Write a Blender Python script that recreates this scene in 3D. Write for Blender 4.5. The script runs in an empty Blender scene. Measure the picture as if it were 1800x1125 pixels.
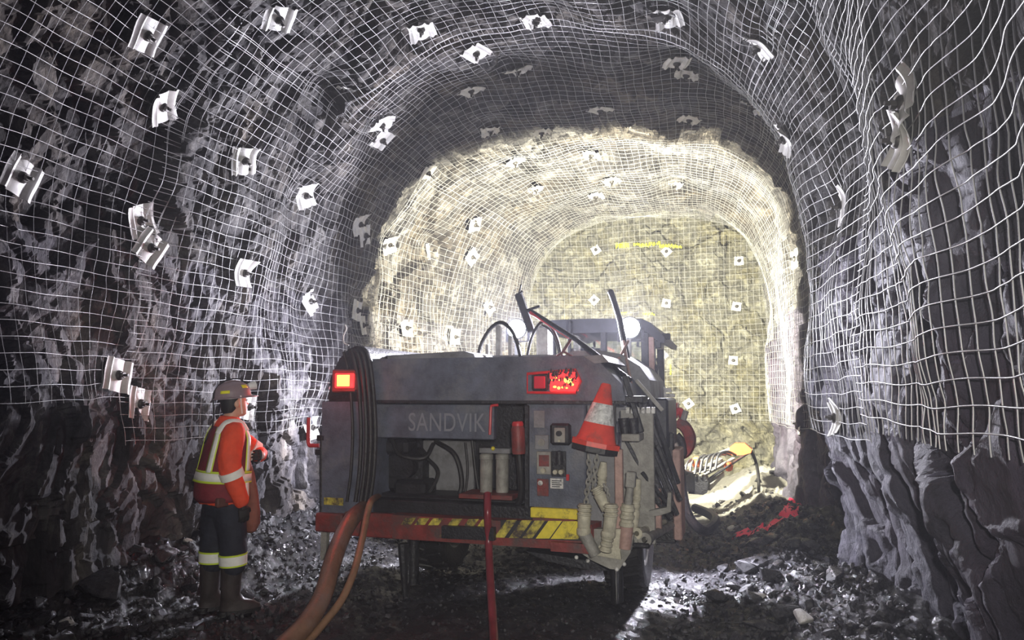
import bpy, bmesh, math, random
import numpy as np
from mathutils import Vector, Matrix
from mathutils.bvhtree import BVHTree

S = bpy.context.scene
COL = S.collection
# ------------------------------------------------------------------ camera
W, H, F = 1800.0, 1125.0, 1300.0
CAM = Vector((0.0, 0.0, 1.65))
PITCH, YAW = math.radians(5.60), math.radians(14.17)
cd = bpy.data.cameras.new('camera'); cam = bpy.data.objects.new('camera', cd); COL.objects.link(cam)
cam.location = CAM
cam.rotation_euler = (math.pi/2 + PITCH, 0, YAW)
cd.sensor_width = 36.0; cd.lens = 36.0*F/W; cd.clip_start = 0.02; cd.clip_end = 200
S.camera = cam
CAM_ROT = Matrix.Rotation(YAW, 3, 'Z') @ Matrix.Rotation(math.pi/2 + PITCH, 3, 'X')

S.view_settings.view_transform = 'Standard'; S.view_settings.look = 'None'
S.view_settings.gamma = 1.0; S.view_settings.use_curve_mapping = False
S.view_settings.exposure = 0.0
world = bpy.data.worlds.new('mine_dark'); S.world = world; world.use_nodes = True
world.node_tree.nodes['Background'].inputs[0].default_value = (0.26, 0.22, 0.46, 1)
world.node_tree.nodes['Background'].inputs[1].default_value = 0.085

def spot(name, loc, target, power, size_deg, blend, color, radius=0.06):
    l = bpy.data.lights.new(name, 'SPOT'); o = bpy.data.objects.new(name, l); COL.objects.link(o)
    l.energy = power; l.spot_size = math.radians(size_deg); l.spot_blend = blend; l.color = color
    l.shadow_soft_size = radius
    o.location = loc
    o.rotation_euler = (Vector(target)-Vector(loc)).to_track_quat('-Z', 'Y').to_euler()
    return o
def point(name, loc, power, color, radius=0.05):
    l = bpy.data.lights.new(name, 'POINT'); o = bpy.data.objects.new(name, l); COL.objects.link(o)
    l.energy = power; l.color = color; l.shadow_soft_size = radius; o.location = loc
    return o
# lamps: two rear floods and two front floods on the machine, tail lamps, the photographer's cap lamp
REAR_COL = (0.87, 0.86, 1.0); FRONT_COL = (1.0, 0.95, 0.74)
LB=math.radians(-3.3)
spot('rear_flood_light', (-1.97, 7.97, 2.36), (-3.4, 0.0, 1.8), 1050, 176, 0.4, REAR_COL, 0.06)
spot('rear_flood_light', (-0.69, 7.70, 2.325), (-2.6, 0.0, 1.4), 900, 128, 0.6, REAR_COL, 0.06)
spot('front_flood_light', (-0.62, 9.37, 2.36), (-1.6, 14.0, 2.9), 2200, 163, 0.07, FRONT_COL, 0.07)
spot('front_flood_light', (-1.36, 9.42, 2.36), (-2.4, 14.0, 2.9), 2200, 163, 0.07, FRONT_COL, 0.07)
spot('tail_light', (-2.99, 5.72, 1.72), (-3.25, 3.5, 1.5), 16, 165, 0.4, (1.0, 0.05, 0.04), 0.04)
spot('tail_light', (-1.05, 5.60, 1.74), (-1.05, 3.5, 1.6), 5, 170, 0.4, (1.0, 0.04, 0.05), 0.04)
point('tail_glow', (-2.97, 5.74, 1.72), 1.2, (1.0, 0.03, 0.03), 0.03)
point('tail_glow', (-1.06, 5.66, 1.74), 1.0, (1.0, 0.03, 0.05), 0.03)
spot('cap_lamp_light', (0.12, -0.05, 1.80), (-1.15, 5.8, 1.35), 620, 80, 0.9, (1.0, 0.96, 0.88), 0.03)
spot('side_lamp_light', (-3.16, 7.87, 1.30), (-4.2, 5.8, 0.8), 330, 150, 0.5, REAR_COL, 0.05)
spot('side_lamp_light', (-0.36, 7.38, 0.66), (0.05, 5.6, 0.0), 330, 140, 0.5, REAR_COL, 0.05)
# ------------------------------------------------------------------ helpers
def ray(px, py):
    d = CAM_ROT @ Vector(((px-W/2)/F, -(py-H/2)/F, -1.0))
    return d.normalized()
def at(px, py, Y):
    d = ray(px, py); return CAM + d*((Y-CAM.y)/d.y)
def floor_at(px, py, z=0.0):
    d = ray(px, py); return CAM + d*((z-CAM.z)/d.z)

def empty(name, loc=(0,0,0), rz=0.0):
    o = bpy.data.objects.new(name, None); COL.objects.link(o); o.location = loc; o.rotation_euler = (0,0,rz)
    o.empty_display_size = 0.1
    return o
def tag(o, label=None, cat=None, group=None, kind=None):
    if label: o['label'] = label
    if cat: o['category'] = cat
    if group: o['group'] = group
    if kind: o['kind'] = kind
    return o
def children(o): return list(o.children)
def copy_tree(o, parent=None):
    c = o.copy(); COL.objects.link(c)
    if parent: c.parent = parent
    for ch in children(o): copy_tree(ch, c)
    return c

def mesh_obj(name, me, mat, parent=None):
    o = bpy.data.objects.new(name, me); COL.objects.link(o)
    if mat is not None and not me.materials: me.materials.append(mat)
    if parent is not None: o.parent = parent
    return o
def np_mesh(name, verts, quads, smooth=True):
    me = bpy.data.meshes.new(name)
    verts = np.ascontiguousarray(verts, dtype=np.float32); quads = np.ascontiguousarray(quads, dtype=np.int32)
    k = quads.shape[1]
    me.vertices.add(len(verts)); me.vertices.foreach_set('co', verts.ravel())
    me.loops.add(quads.size); me.loops.foreach_set('vertex_index', quads.ravel())
    me.polygons.add(len(quads)); me.polygons.foreach_set('loop_start', np.arange(0, quads.size, k, dtype=np.int32))
    me.update(calc_edges=True)
    me.polygons.foreach_set('use_smooth', np.full(len(quads), smooth))
    me.validate()
    return me

class MB:
    def __init__(s): s.bm = bmesh.new()
    def _xf(s, vs, M):
        if M is not None:
            for v in vs: v.co = M @ v.co
    def box(s, x0, x1, y0, y1, z0, z1, bev=0.0, M=None):
        x0,x1=min(x0,x1),max(x0,x1); y0,y1=min(y0,y1),max(y0,y1); z0,z1=min(z0,z1),max(z0,z1)
        b = min(bev, (x1-x0)*.45, (y1-y0)*.45, (z1-z0)*.45)
        if b <= 0:
            P=[(x0,y0,z0),(x1,y0,z0),(x1,y1,z0),(x0,y1,z0),(x0,y0,z1),(x1,y0,z1),(x1,y1,z1),(x0,y1,z1)]
            vs=[s.bm.verts.new(p) for p in P]
            for f in ((0,3,2,1),(4,5,6,7),(0,1,5,4),(1,2,6,5),(2,3,7,6),(3,0,4,7)): s.bm.faces.new([vs[i] for i in f])
            s._xf(vs, M); return s
        def corner(i,j,k):
            x=(x0,x1)[i]; y=(y0,y1)[j]; z=(z0,z1)[k]; sx=(1,-1)[i]*b; sy=(1,-1)[j]*b; sz=(1,-1)[k]*b
            return [s.bm.verts.new((x,y+sy,z+sz)), s.bm.verts.new((x+sx,y,z+sz)), s.bm.verts.new((x+sx,y+sy,z))]
        C={(i,j,k):corner(i,j,k) for i in (0,1) for j in (0,1) for k in (0,1)}
        fs=[]
        for i in (0,1): fs.append([C[i,0,0][0],C[i,1,0][0],C[i,1,1][0],C[i,0,1][0]])
        for j in (0,1): fs.append([C[0,j,0][1],C[1,j,0][1],C[1,j,1][1],C[0,j,1][1]])
        for k in (0,1): fs.append([C[0,0,k][2],C[1,0,k][2],C[1,1,k][2],C[0,1,k][2]])
        for i in (0,1):
            for j in (0,1): fs.append([C[i,j,0][0],C[i,j,1][0],C[i,j,1][1],C[i,j,0][1]])
            for k in (0,1): fs.append([C[i,0,k][0],C[i,1,k][0],C[i,1,k][2],C[i,0,k][2]])
        for j in (0,1):
            for k in (0,1): fs.append([C[0,j,k][1],C[1,j,k][1],C[1,j,k][2],C[0,j,k][2]])
        for c in C.values(): fs.append(c)
        out=[s.bm.faces.new(f) for f in fs]
        bmesh.ops.recalc_face_normals(s.bm, faces=out)
        s._xf([v for c in C.values() for v in c], M)
        return s
    def bar(s, a, b, w, h, up=(0,0,1), bev=0.0):
        a=Vector(a); b=Vector(b); d=b-a; L=d.length; y=d.normalized(); u=Vector(up)
        if abs(u.dot(y))>0.98: u=Vector((1,0,0))
        x=y.cross(u).normalized(); z=x.cross(y)
        M=Matrix((x,y,z)).transposed().to_4x4(); M.translation=a
        return s.box(-w/2,w/2,0,L,-h/2,h/2,bev,M)
    def prism(s, pts, y0, y1, axis='y'):
        # polygon in (x,z) extruded along y (axis 'y'), or (x,y) along z, or (y,z) along x
        def mk(p,t):
            return (p[0],t,p[1]) if axis=='y' else ((p[0],p[1],t) if axis=='z' else (t,p[0],p[1]))
        A=[s.bm.verts.new(mk(p,y0)) for p in pts]; B=[s.bm.verts.new(mk(p,y1)) for p in pts]
        n=len(pts); fs=[s.bm.faces.new(A), s.bm.faces.new(B[::-1])]
        for i in range(n): fs.append(s.bm.faces.new([A[i],B[i],B[(i+1)%n],A[(i+1)%n]]))
        bmesh.ops.recalc_face_normals(s.bm, faces=fs)
        return s
    def tube(s, pts, r, n=8, caps=True, flat=1.0, closed=False):
        pts=[Vector(p) for p in pts]; m=len(pts)
        rr = r if isinstance(r,(list,tuple)) else [r]*m
        rings=[]; prev=None
        for i,p in enumerate(pts):
            if closed: t=(pts[(i+1)%m]-pts[i-1])
            else: t=(pts[min(i+1,m-1)]-pts[max(i-1,0)])
            if t.length<1e-9: t=Vector((0,0,1))
            t.normalize()
            if prev is None:
                u=Vector((0,0,1)) if abs(t.z)<0.9 else Vector((1,0,0))
                x=t.cross(u).normalized()
            else:
                x=(prev-t*prev.dot(t)); x.normalize()
            prev=x; y=t.cross(x)
            rings.append([s.bm.verts.new(p+ (x*math.cos(a)+y*math.sin(a)*flat)*rr[i]) for a in [2*math.pi*k/n for k in range(n)]])
        fs=[]
        for i in range(m if closed else m-1):
            A=rings[i]; B=rings[(i+1)%m]
            for k in range(n): fs.append(s.bm.faces.new([A[k],A[(k+1)%n],B[(k+1)%n],B[k]]))
        if caps and not closed:
            fs.append(s.bm.faces.new(rings[0][::-1])); fs.append(s.bm.faces.new(rings[-1]))
        return s
    def lathe(s, prof, M=None, n=20):
        # prof: (r, h) list along local z
        rings=[]; new=[]
        for r,h in prof:
            if r<1e-5:
                v=s.bm.verts.new((0,0,h)); new.append(v); rings.append([v])
            else:
                R=[s.bm.verts.new((r*math.cos(2*math.pi*k/n), r*math.sin(2*math.pi*k/n), h)) for k in range(n)]
                new+=R; rings.append(R)
        for A,B in zip(rings[:-1],rings[1:]):
            for k in range(n):
                k2=(k+1)%n
                if len(A)==1 and len(B)==1: continue
                if len(A)==1: s.bm.faces.new([A[0],B[k],B[k2]])
                elif len(B)==1: s.bm.faces.new([A[k],B[0],A[k2]])
                else: s.bm.faces.new([A[k],B[k],B[k2],A[k2]])
        if len(rings[0])>1: s.bm.faces.new(rings[0])
        if len(rings[-1])>1: s.bm.faces.new(rings[-1][::-1])
        s._xf(new,M); return s
    def loft(s, rings, caps=True):
        R=[[s.bm.verts.new(p) for p in ring] for ring in rings]; n=len(R[0])
        for A,B in zip(R[:-1],R[1:]):
            for k in range(n): s.bm.faces.new([A[k],A[(k+1)%n],B[(k+1)%n],B[k]])
        if caps: s.bm.faces.new(R[0][::-1]); s.bm.faces.new(R[-1])
        return s
    def ball(s, c, r, sc=(1,1,1), u=12, v=8):
        M=Matrix.Translation(Vector(c)) @ Matrix.Diagonal((r*sc[0],r*sc[1],r*sc[2],1))
        bmesh.ops.create_uvsphere(s.bm,u_segments=u,v_segments=v,radius=1.0,matrix=M); return s
    def build(s, name, mat, parent=None, smooth=0.6, recalc=True):
        if recalc: bmesh.ops.recalc_face_normals(s.bm, faces=s.bm.faces[:])
        me=bpy.data.meshes.new(name); s.bm.to_mesh(me); s.bm.free()
        if smooth:
            me.shade_smooth(); me.set_sharp_from_angle(angle=smooth)
        return mesh_obj(name, me, mat, parent)

def mat_dir(a, b):
    "matrix with local z from a to b, origin a"
    a=Vector(a); b=Vector(b); q=(b-a).to_track_quat('Z','Y')
    M=q.to_matrix().to_4x4(); M.translation=a; return M
def spline(ctrl, n=40):
    P=[Vector(c) for c in ctrl]; P=[2*P[0]-P[1]]+P+[2*P[-1]-P[-2]]; out=[]
    segs=len(P)-3; per=max(2,n//segs)
    for i in range(segs):
        p0,p1,p2,p3=P[i:i+4]
        for k in range(per):
            t=k/per
            out.append(0.5*((2*p1)+(p2-p0)*t+(2*p0-5*p1+4*p2-p3)*t*t+(3*p1-p0-3*p2+p3)*t**3))
    out.append(P[-2]); return out

# ------------------------------------------------------------------ numpy noise
def _h(ix, iy, iz, seed):
    ix=ix.astype(np.int64).astype(np.uint32); iy=iy.astype(np.int64).astype(np.uint32); iz=iz.astype(np.int64).astype(np.uint32)
    n = ix*np.uint32(374761393) + iy*np.uint32(668265263) + iz*np.uint32(2147483647) + np.uint32((seed*974634711) & 0xffffffff)
    n = (n ^ (n >> np.uint32(13)))*np.uint32(1274126177); n ^= n >> np.uint32(16)
    n = n*np.uint32(2246822519); n ^= n >> np.uint32(15)
    return n
def hf(ix, iy, iz, seed): return (_h(ix,iy,iz,seed) & np.uint32(0xffffff)).astype(np.float32)/np.float32(16777216.0)
def vnoise(p, seed):
    i=np.floor(p); f=(p-i).astype(np.float32); f=f*f*(3-2*f); r=0
    for a in (0,1):
        wx = f[:,0] if a else 1-f[:,0]
        for b in (0,1):
            wy = f[:,1] if b else 1-f[:,1]
            for c in (0,1):
                wz = f[:,2] if c else 1-f[:,2]
                r = r + wx*wy*wz*hf(i[:,0]+a,i[:,1]+b,i[:,2]+c,seed)
    return r*2-1
def fbm(p, seed, oct=4):
    r=0; a=1.0; t=0
    for k in range(oct):
        r=r+a*vnoise(p*(2.03**k)+k*7.3, seed+k); t+=a; a*=0.5
    return r/t
def cells(p, seed, slope=0.6):
    "returns per-point tilted-facet height (-1..1-ish) and F2-F1"
    i=np.floor(p); n=len(p)
    f1=np.full(n,1e9,np.float32); f2=np.full(n,1e9,np.float32); hgt=np.zeros(n,np.float32)
    for a in (-1,0,1):
        for b in (-1,0,1):
            for c in (-1,0,1):
                cx,cy,cz=i[:,0]+a,i[:,1]+b,i[:,2]+c
                dx=(cx+hf(cx,cy,cz,seed)-p[:,0]).astype(np.float32); dy=(cy+hf(cx,cy,cz,seed+11)-p[:,1]).astype(np.float32); dz=(cz+hf(cx,cy,cz,seed+23)-p[:,2]).astype(np.float32)
                d=dx*dx+dy*dy+dz*dz
                h=(hf(cx,cy,cz,seed+31)*2-1) + slope*((hf(cx,cy,cz,seed+41)*2-1)*dx+(hf(cx,cy,cz,seed+43)*2-1)*dy+(hf(cx,cy,cz,seed+47)*2-1)*dz)*2
                m=d<f1
                f2=np.where(m,f1,np.minimum(f2,d)); hgt=np.where(m,h,hgt); f1=np.where(m,d,f1)
    return hgt, np.sqrt(f2)-np.sqrt(f1)
def blur(a, r, axis):
    r=int(r)
    if r<1: return a
    k=np.exp(-0.5*(np.arange(-r,r+1)/(r/2.0))**2); k/=k.sum()
    pad=[(0,0),(0,0)]; pad[axis]=(r,r); A=np.pad(a,pad,mode='edge'); out=np.zeros_like(a)
    n=a.shape[axis]
    for j,w in enumerate(k):
        sl=[slice(None)]*2; sl[axis]=slice(j,j+n); out+=w*A[tuple(sl)]
    return out
def maxf(a, r, axis):
    pad=[(0,0),(0,0)]; pad[axis]=(r,r); A=np.pad(a,pad,mode='edge'); n=a.shape[axis]; out=np.full_like(a,-1e9)
    for j in range(2*r+1):
        sl=[slice(None)]*2; sl[axis]=slice(j,j+n); out=np.maximum(out,A[tuple(sl)])
    return out

# ------------------------------------------------------------------ materials
MATS={}
def mat(name, color, rough=0.6, metal=0.0, var=0.0, scale=8.0, bump=0.0, bscale=40.0, emit=None, estr=0.0, spec=0.5, dirt=None, dirt_amt=0.0, alpha=None, trans=0.0):
    m=bpy.data.materials.new(name); m.use_nodes=True; nt=m.node_tree; N=nt.nodes; L=nt.links
    b=N['Principled BSDF']; b.inputs['Roughness'].default_value=rough; b.inputs['Metallic'].default_value=metal
    b.inputs['Base Color'].default_value=(*color,1); b.inputs['Specular IOR Level'].default_value=spec
    if trans: b.inputs['Transmission Weight'].default_value=trans
    if emit: b.inputs['Emission Color'].default_value=(*emit,1); b.inputs['Emission Strength'].default_value=estr
    if var or dirt_amt or bump: tc=N.new('ShaderNodeTexCoord')
    if var or dirt_amt:
        no=N.new('ShaderNodeTexNoise'); no.inputs['Scale'].default_value=scale; no.inputs['Detail'].default_value=6; no.inputs['Roughness'].default_value=0.65
        L.new(tc.outputs['Object'],no.inputs['Vector'])
        r=N.new('ShaderNodeValToRGB'); e=r.color_ramp.elements
        e[0].position=0.3; e[1].position=0.7
        e[0].color=(*[max(0,c*(1-var)) for c in color],1); e[1].color=(*[min(1,c*(1+var)) for c in color],1)
        L.new(no.outputs['Fac'],r.inputs['Fac']); src=r.outputs['Color']
        if dirt_amt:
            n2=N.new('ShaderNodeTexNoise'); n2.inputs['Scale'].default_value=scale*0.45; n2.inputs['Detail'].default_value=8; n2.inputs['Roughness'].default_value=0.7
            L.new(tc.outputs['Object'],n2.inputs['Vector'])
            r2=N.new('ShaderNodeValToRGB'); r2.color_ramp.elements[0].position=0.62-0.35*dirt_amt; r2.color_ramp.elements[1].position=0.75-0.25*dirt_amt
            L.new(n2.outputs['Fac'],r2.inputs['Fac'])
            mx=N.new('ShaderNodeMixRGB'); mx.inputs['Color2'].default_value=(*dirt,1)
            L.new(r2.outputs['Color'],mx.inputs['Fac']); L.new(src,mx.inputs['Color1']); src=mx.outputs['Color']
        L.new(src,b.inputs['Base Color'])
    if bump:
        nb=N.new('ShaderNodeTexNoise'); nb.inputs['Scale'].default_value=bscale; nb.inputs['Detail'].default_value=5
        L.new(tc.outputs['Object'],nb.inputs['Vector'])
        bp=N.new('ShaderNodeBump'); bp.inputs['Strength'].default_value=bump; bp.inputs['Distance'].default_value=0.02
        L.new(nb.outputs['Fac'],bp.inputs['Height']); L.new(bp.outputs['Normal'],b.inputs['Normal'])
    MATS[name]=m; return m

def rock_mat(name, dark, mid, light, rough, scale, stretch=(1,1,1), bump=0.5, warm=None, spec=0.4, wet=None):
    m=bpy.data.materials.new(name); m.use_nodes=True; nt=m.node_tree; N=nt.nodes; L=nt.links
    b=N['Principled BSDF']; b.inputs['Specular IOR Level'].default_value=spec
    tc=N.new('ShaderNodeTexCoord'); mp=N.new('ShaderNodeMapping'); mp.inputs['Scale'].default_value=stretch
    L.new(tc.outputs['Object'],mp.inputs['Vector'])
    n1=N.new('ShaderNodeTexNoise'); n1.inputs['Scale'].default_value=scale; n1.inputs['Detail'].default_value=10; n1.inputs['Roughness'].default_value=0.68; n1.inputs['Distortion'].default_value=0.8
    L.new(mp.outputs['Vector'],n1.inputs['Vector'])
    r=N.new('ShaderNodeValToRGB'); e=r.color_ramp.elements
    e[0].position=0.30; e[0].color=(*dark,1); e[1].position=0.72; e[1].color=(*light,1)
    x=e.new(0.50); x.color=(*mid,1)
    L.new(n1.outputs['Fac'],r.inputs['Fac']); src=r.outputs['Color']
    if warm:
        n2=N.new('ShaderNodeTexNoise'); n2.inputs['Scale'].default_value=scale*0.35; n2.inputs['Detail'].default_value=6
        L.new(mp.outputs['Vector'],n2.inputs['Vector'])
        r2=N.new('ShaderNodeValToRGB'); r2.color_ramp.elements[0].position=0.48; r2.color_ramp.elements[1].position=0.66
        L.new(n2.outputs['Fac'],r2.inputs['Fac'])
        mx=N.new('ShaderNodeMixRGB'); mx.blend_type='MULTIPLY'; mx.inputs['Color2'].default_value=(*warm,1)
        L.new(r2.outputs['Color'],mx.inputs['Fac']); L.new(src,mx.inputs['Color1']); src=mx.outputs['Color']
    L.new(src,b.inputs['Base Color'])
    if wet:
        n3=N.new('ShaderNodeTexNoise'); n3.inputs['Scale'].default_value=wet[2]; n3.inputs['Detail'].default_value=4
        L.new(tc.outputs['Object'],n3.inputs['Vector'])
        mr=N.new('ShaderNodeMapRange'); mr.inputs['From Min'].default_value=0.35; mr.inputs['From Max'].default_value=0.65
        mr.inputs['To Min'].default_value=wet[0]; mr.inputs['To Max'].default_value=wet[1]
        L.new(n3.outputs['Fac'],mr.inputs['Value']); L.new(mr.outputs['Result'],b.inputs['Roughness'])
    else: b.inputs['Roughness'].default_value=rough
    nb=N.new('ShaderNodeTexNoise'); nb.inputs['Scale'].default_value=scale*7; nb.inputs['Detail'].default_value=8; nb.inputs['Roughness'].default_value=0.7
    L.new(mp.outputs['Vector'],nb.inputs['Vector'])
    bp=N.new('ShaderNodeBump'); bp.inputs['Strength'].default_value=bump; bp.inputs['Distance'].default_value=0.03
    L.new(nb.outputs['Fac'],bp.inputs['Height']); L.new(bp.outputs['Normal'],b.inputs['Normal'])
    MATS[name]=m; return m

rock_wall=rock_mat('rock_wall',(0.014,0.013,0.016),(0.066,0.062,0.070),(0.25,0.24,0.235),0.7,3.2,(1,1,0.55),0.8,(0.95,0.82,0.62))
rock_right=rock_mat('rock_right',(0.022,0.020,0.027),(0.060,0.055,0.078),(0.115,0.108,0.138),0.55,3.4,(1,1,0.6),1.0,(0.85,0.68,0.78))
rock_roof=rock_mat('rock_roof',(0.015,0.014,0.015),(0.06,0.057,0.057),(0.24,0.23,0.215),0.8,3.0,(0.6,1.5,1),0.8,(0.95,0.85,0.72))
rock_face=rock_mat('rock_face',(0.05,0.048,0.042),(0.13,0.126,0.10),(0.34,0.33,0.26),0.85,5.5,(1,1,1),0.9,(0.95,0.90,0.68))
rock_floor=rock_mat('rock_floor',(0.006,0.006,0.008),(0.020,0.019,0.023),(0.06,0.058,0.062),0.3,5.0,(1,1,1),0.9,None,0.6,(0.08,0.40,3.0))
rock_rubble=rock_mat('rock_rubble',(0.012,0.012,0.015),(0.032,0.031,0.037),(0.09,0.087,0.095),0.4,6.0,(1,1,1),0.4,None,0.5,(0.18,0.55,5.0))
wire=mat('galvanised_wire',(0.40,0.40,0.395),0.42,0.35)
plate_m=mat('galvanised_plate',(0.58,0.57,0.54),0.5,0.1,0.2,14)
bolt_m=mat('bolt_steel',(0.06,0.055,0.05),0.5,0.5)

def pale_far(m,y0,y1,col):  # fades the material to a paler, rougher tone toward the end face
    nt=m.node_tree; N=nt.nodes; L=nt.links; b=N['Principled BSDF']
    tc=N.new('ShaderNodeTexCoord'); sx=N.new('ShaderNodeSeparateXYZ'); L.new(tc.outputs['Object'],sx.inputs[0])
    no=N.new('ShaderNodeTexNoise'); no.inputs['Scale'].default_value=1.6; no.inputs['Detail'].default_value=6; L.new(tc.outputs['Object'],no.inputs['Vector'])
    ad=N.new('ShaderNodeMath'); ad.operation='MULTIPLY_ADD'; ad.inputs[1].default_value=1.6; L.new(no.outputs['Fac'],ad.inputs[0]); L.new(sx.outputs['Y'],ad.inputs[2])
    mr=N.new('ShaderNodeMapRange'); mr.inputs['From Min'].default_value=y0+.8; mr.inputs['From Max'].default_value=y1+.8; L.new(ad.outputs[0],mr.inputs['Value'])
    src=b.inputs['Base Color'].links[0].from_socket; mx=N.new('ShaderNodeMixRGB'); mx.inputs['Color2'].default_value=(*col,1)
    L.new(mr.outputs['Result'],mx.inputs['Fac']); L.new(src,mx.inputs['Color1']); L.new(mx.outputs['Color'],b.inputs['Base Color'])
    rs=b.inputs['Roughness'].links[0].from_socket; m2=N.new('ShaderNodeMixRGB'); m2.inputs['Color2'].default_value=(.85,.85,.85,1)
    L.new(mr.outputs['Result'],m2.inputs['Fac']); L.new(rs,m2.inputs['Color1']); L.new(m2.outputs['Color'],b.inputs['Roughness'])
pale_far(rock_floor,9.6,11.0,(0.26,0.25,0.22))
# ------------------------------------------------------------------ tunnel rock
random.seed(7); rng=np.random.default_rng(7)
def smooth(a,b,x):
    t=np.clip((x-a)/(b-a),0,1); return t*t*(3-2*t)
# unit profile: from left foot up and over to right foot, equal arc length steps
_q=np.linspace(0,1,2001)
def _profile():
    wl, zs, zc = 2.9, 2.35, 5.15
    L=[(-1.0,-0.35+ (zs+0.35)*t) for t in np.linspace(0,1,400)]
    A=[]
    for t in np.linspace(np.pi,0,1200)[1:]:
        c,s=np.cos(t),np.sin(t); e=2/2.5 if c<0 else 2/3.4
        A.append((np.sign(c)*abs(c)**e, zs+(zc-zs)*abs(s)**e))
    R=[(1.0,zs-(zs+0.35)*t) for t in np.linspace(0,1,400)[1:]]
    P=np.array(L+A+R); Q=P*np.array([wl,1.0])
    d=np.concatenate([[0],np.cumsum(np.linalg.norm(np.diff(Q,axis=0),axis=1))])
    return P,d
PR,PD=_profile(); ARC=PD[-1]
NU=int(ARC/0.0235)
su=np.linspace(0,ARC,NU)
pxn=np.interp(su,PD,PR[:,0]); pzn=np.interp(su,PD,PR[:,1])
vy=np.concatenate([np.arange(-1.6,0.8,0.05),np.arange(0.8,7.5,0.019),np.arange(7.5,14.6,0.028)])
NV=len(vy)
def centre(Y): return -1.42+0.26*smooth(9.3,13.5,Y)
def halfw(Y): return 2.88-0.50*smooth(8.8,12.5,Y)
def hscale(Y): return 1.0-0.02*smooth(9,13,Y)
YY,_=np.meshgrid(vy,su)              # NU x NV
BX=centre(YY)+halfw(YY)*pxn[:,None]; BZ=pzn[:,None]*hscale(YY)
P0=np.stack([BX,YY,BZ],-1)
tu=np.gradient(P0,axis=0); tv=np.gradient(P0,axis=1)
NRM=np.cross(tu,tv); NRM/=np.linalg.norm(NRM,axis=-1,keepdims=True)
# inward check
if NRM[NU//2,NV//2,2]>0: NRM=-NRM
flat=P0.reshape(-1,3)
wr=smooth(0.3,0.95,np.broadcast_to(pxn[:,None],YY.shape)).ravel()     # 1 on right wall
wl_=smooth(0.3,0.95,-np.broadcast_to(pxn[:,None],YY.shape)).ravel()   # 1 on left wall
warp=np.stack([fbm(flat*1.3,101,3),fbm(flat*1.3,131,3),fbm(flat*1.3,151,3)],-1)
fw=flat+0.22*warp
low=0.20*fbm(flat*0.55,5,3)
# slabs: tall on walls, layered along the roof
zs_=np.where(wr+wl_>0.5,0.62,1.5)
sc=np.stack([np.ones_like(zs_),np.ones_like(zs_),zs_],-1)
h1,g1=cells(fw*1.15*sc,1,0.7)
h2,g2=cells((fw+0.05*warp)*3.0*sc+3.1,2,0.8)
h3,g3=cells(fw*8.5*sc+1.7,3,0.9)
fine=fbm(flat*14,77,3)
onroof=1-np.clip(wr+wl_,0,1)
h4,g4=cells(fw*5.2*np.stack([np.ones_like(zs_),np.ones_like(zs_),np.where(onroof>0.5,1.4,0.42)],-1)+5.5,4,1.0)
d=low+(0.085-0.035*onroof)*h1-0.03*np.exp(-(g1/0.06)**2)+0.050*h2-0.02*np.exp(-(g2/0.07)**2)+0.024*h4+0.018*h3+0.012*fine
# the right wall: broad clean slabs, two ridges standing out with a bay between them
Yf=flat[:,1]; Zf=flat[:,2]
sl=np.array([0.9,1.0,0.30]); h5,g5=cells((flat+0.10*warp)*1.5*sl+9.1,51,0.5); h6,g6=cells((flat+0.10*warp)*np.array([3.2,3.6,0.9])+2.2,52,0.6)
dr=low*0.6+0.11*h5-0.09*np.exp(-(g5/0.035)**2)+0.05*h6-0.03*np.exp(-(g6/0.045)**2)+0.03*h2-0.012*np.exp(-(g2/0.06)**2)+0.014*h3+0.012*fine
d=d*(1-0.8*wr)+dr*0.8*wr
near=1-smooth(6.5,7.7,Yf)
d+=wr*(0.46*near*(0.6+0.4*smooth(0.4,1.35,Zf))+0.13*np.exp(-((Yf-3.6-0.05*(Zf-2))/0.32)**2)-0.13*np.exp(-((Yf-5.0)/0.75)**2)+0.14*np.exp(-((Yf-6.5)/0.45)**2)-0.03)
d+=wl_*(0.10*np.exp(-((Yf-6.4)/0.9)**2)+0.22*np.exp(-((Yf-13.2)/0.8)**2)-0.12*np.exp(-((Yf-9.9)/0.7)**2))
d+=0.10*np.exp(-((Yf-12.9)/0.5)**2)*(1-wr-wl_)
pxf=np.broadcast_to(pxn[:,None],YY.shape).ravel()
d+=np.exp(-((pxf-0.9)/0.2)**2)*smooth(2.6,3.8,Zf)*0.12*np.exp(-((Yf-7.5)/1.2)**2)
D=d.reshape(NU,NV).astype(np.float64)
wfac=wr.reshape(NU,NV)
Db=blur(blur(D,1,0),1,1); D=D*(1-wfac)+Db*wfac
ROCK=P0+NRM*D[...,None]

def grid_quads(nu,nv):
    i=np.arange(nu-1)[:,None]*nv+np.arange(nv-1)[None,:]
    return np.stack([i,i+nv,i+nv+1,i+1],-1).reshape(-1,4)
U_L=int(np.searchsorted(su,np.interp(2.75,PR[:400,1],PD[:400]) if False else (2.75+0.35))); U_R=NU-1-U_L
def rock_part(name,a,b,m,sm=False):
    V=ROCK[a:b+1].reshape(-1,3); me=np_mesh(name,V,grid_quads(b+1-a,NV),sm)
    o=mesh_obj(name,me,m); o['kind']='structure'; return o
wall_left=rock_part('wall_left',0,U_L,rock_wall)
ceiling=rock_part('ceiling',U_L,U_R,rock_roof)
wall_right=rock_part('wall_right',U_R,NU-1,rock_right,True)
tag(wall_left,'dark blasted rock wall behind the standing miner'); tag(ceiling,'arched dark rock roof of the drift'); tag(wall_right,'purple grey slabby rock wall beside the camera')

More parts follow.
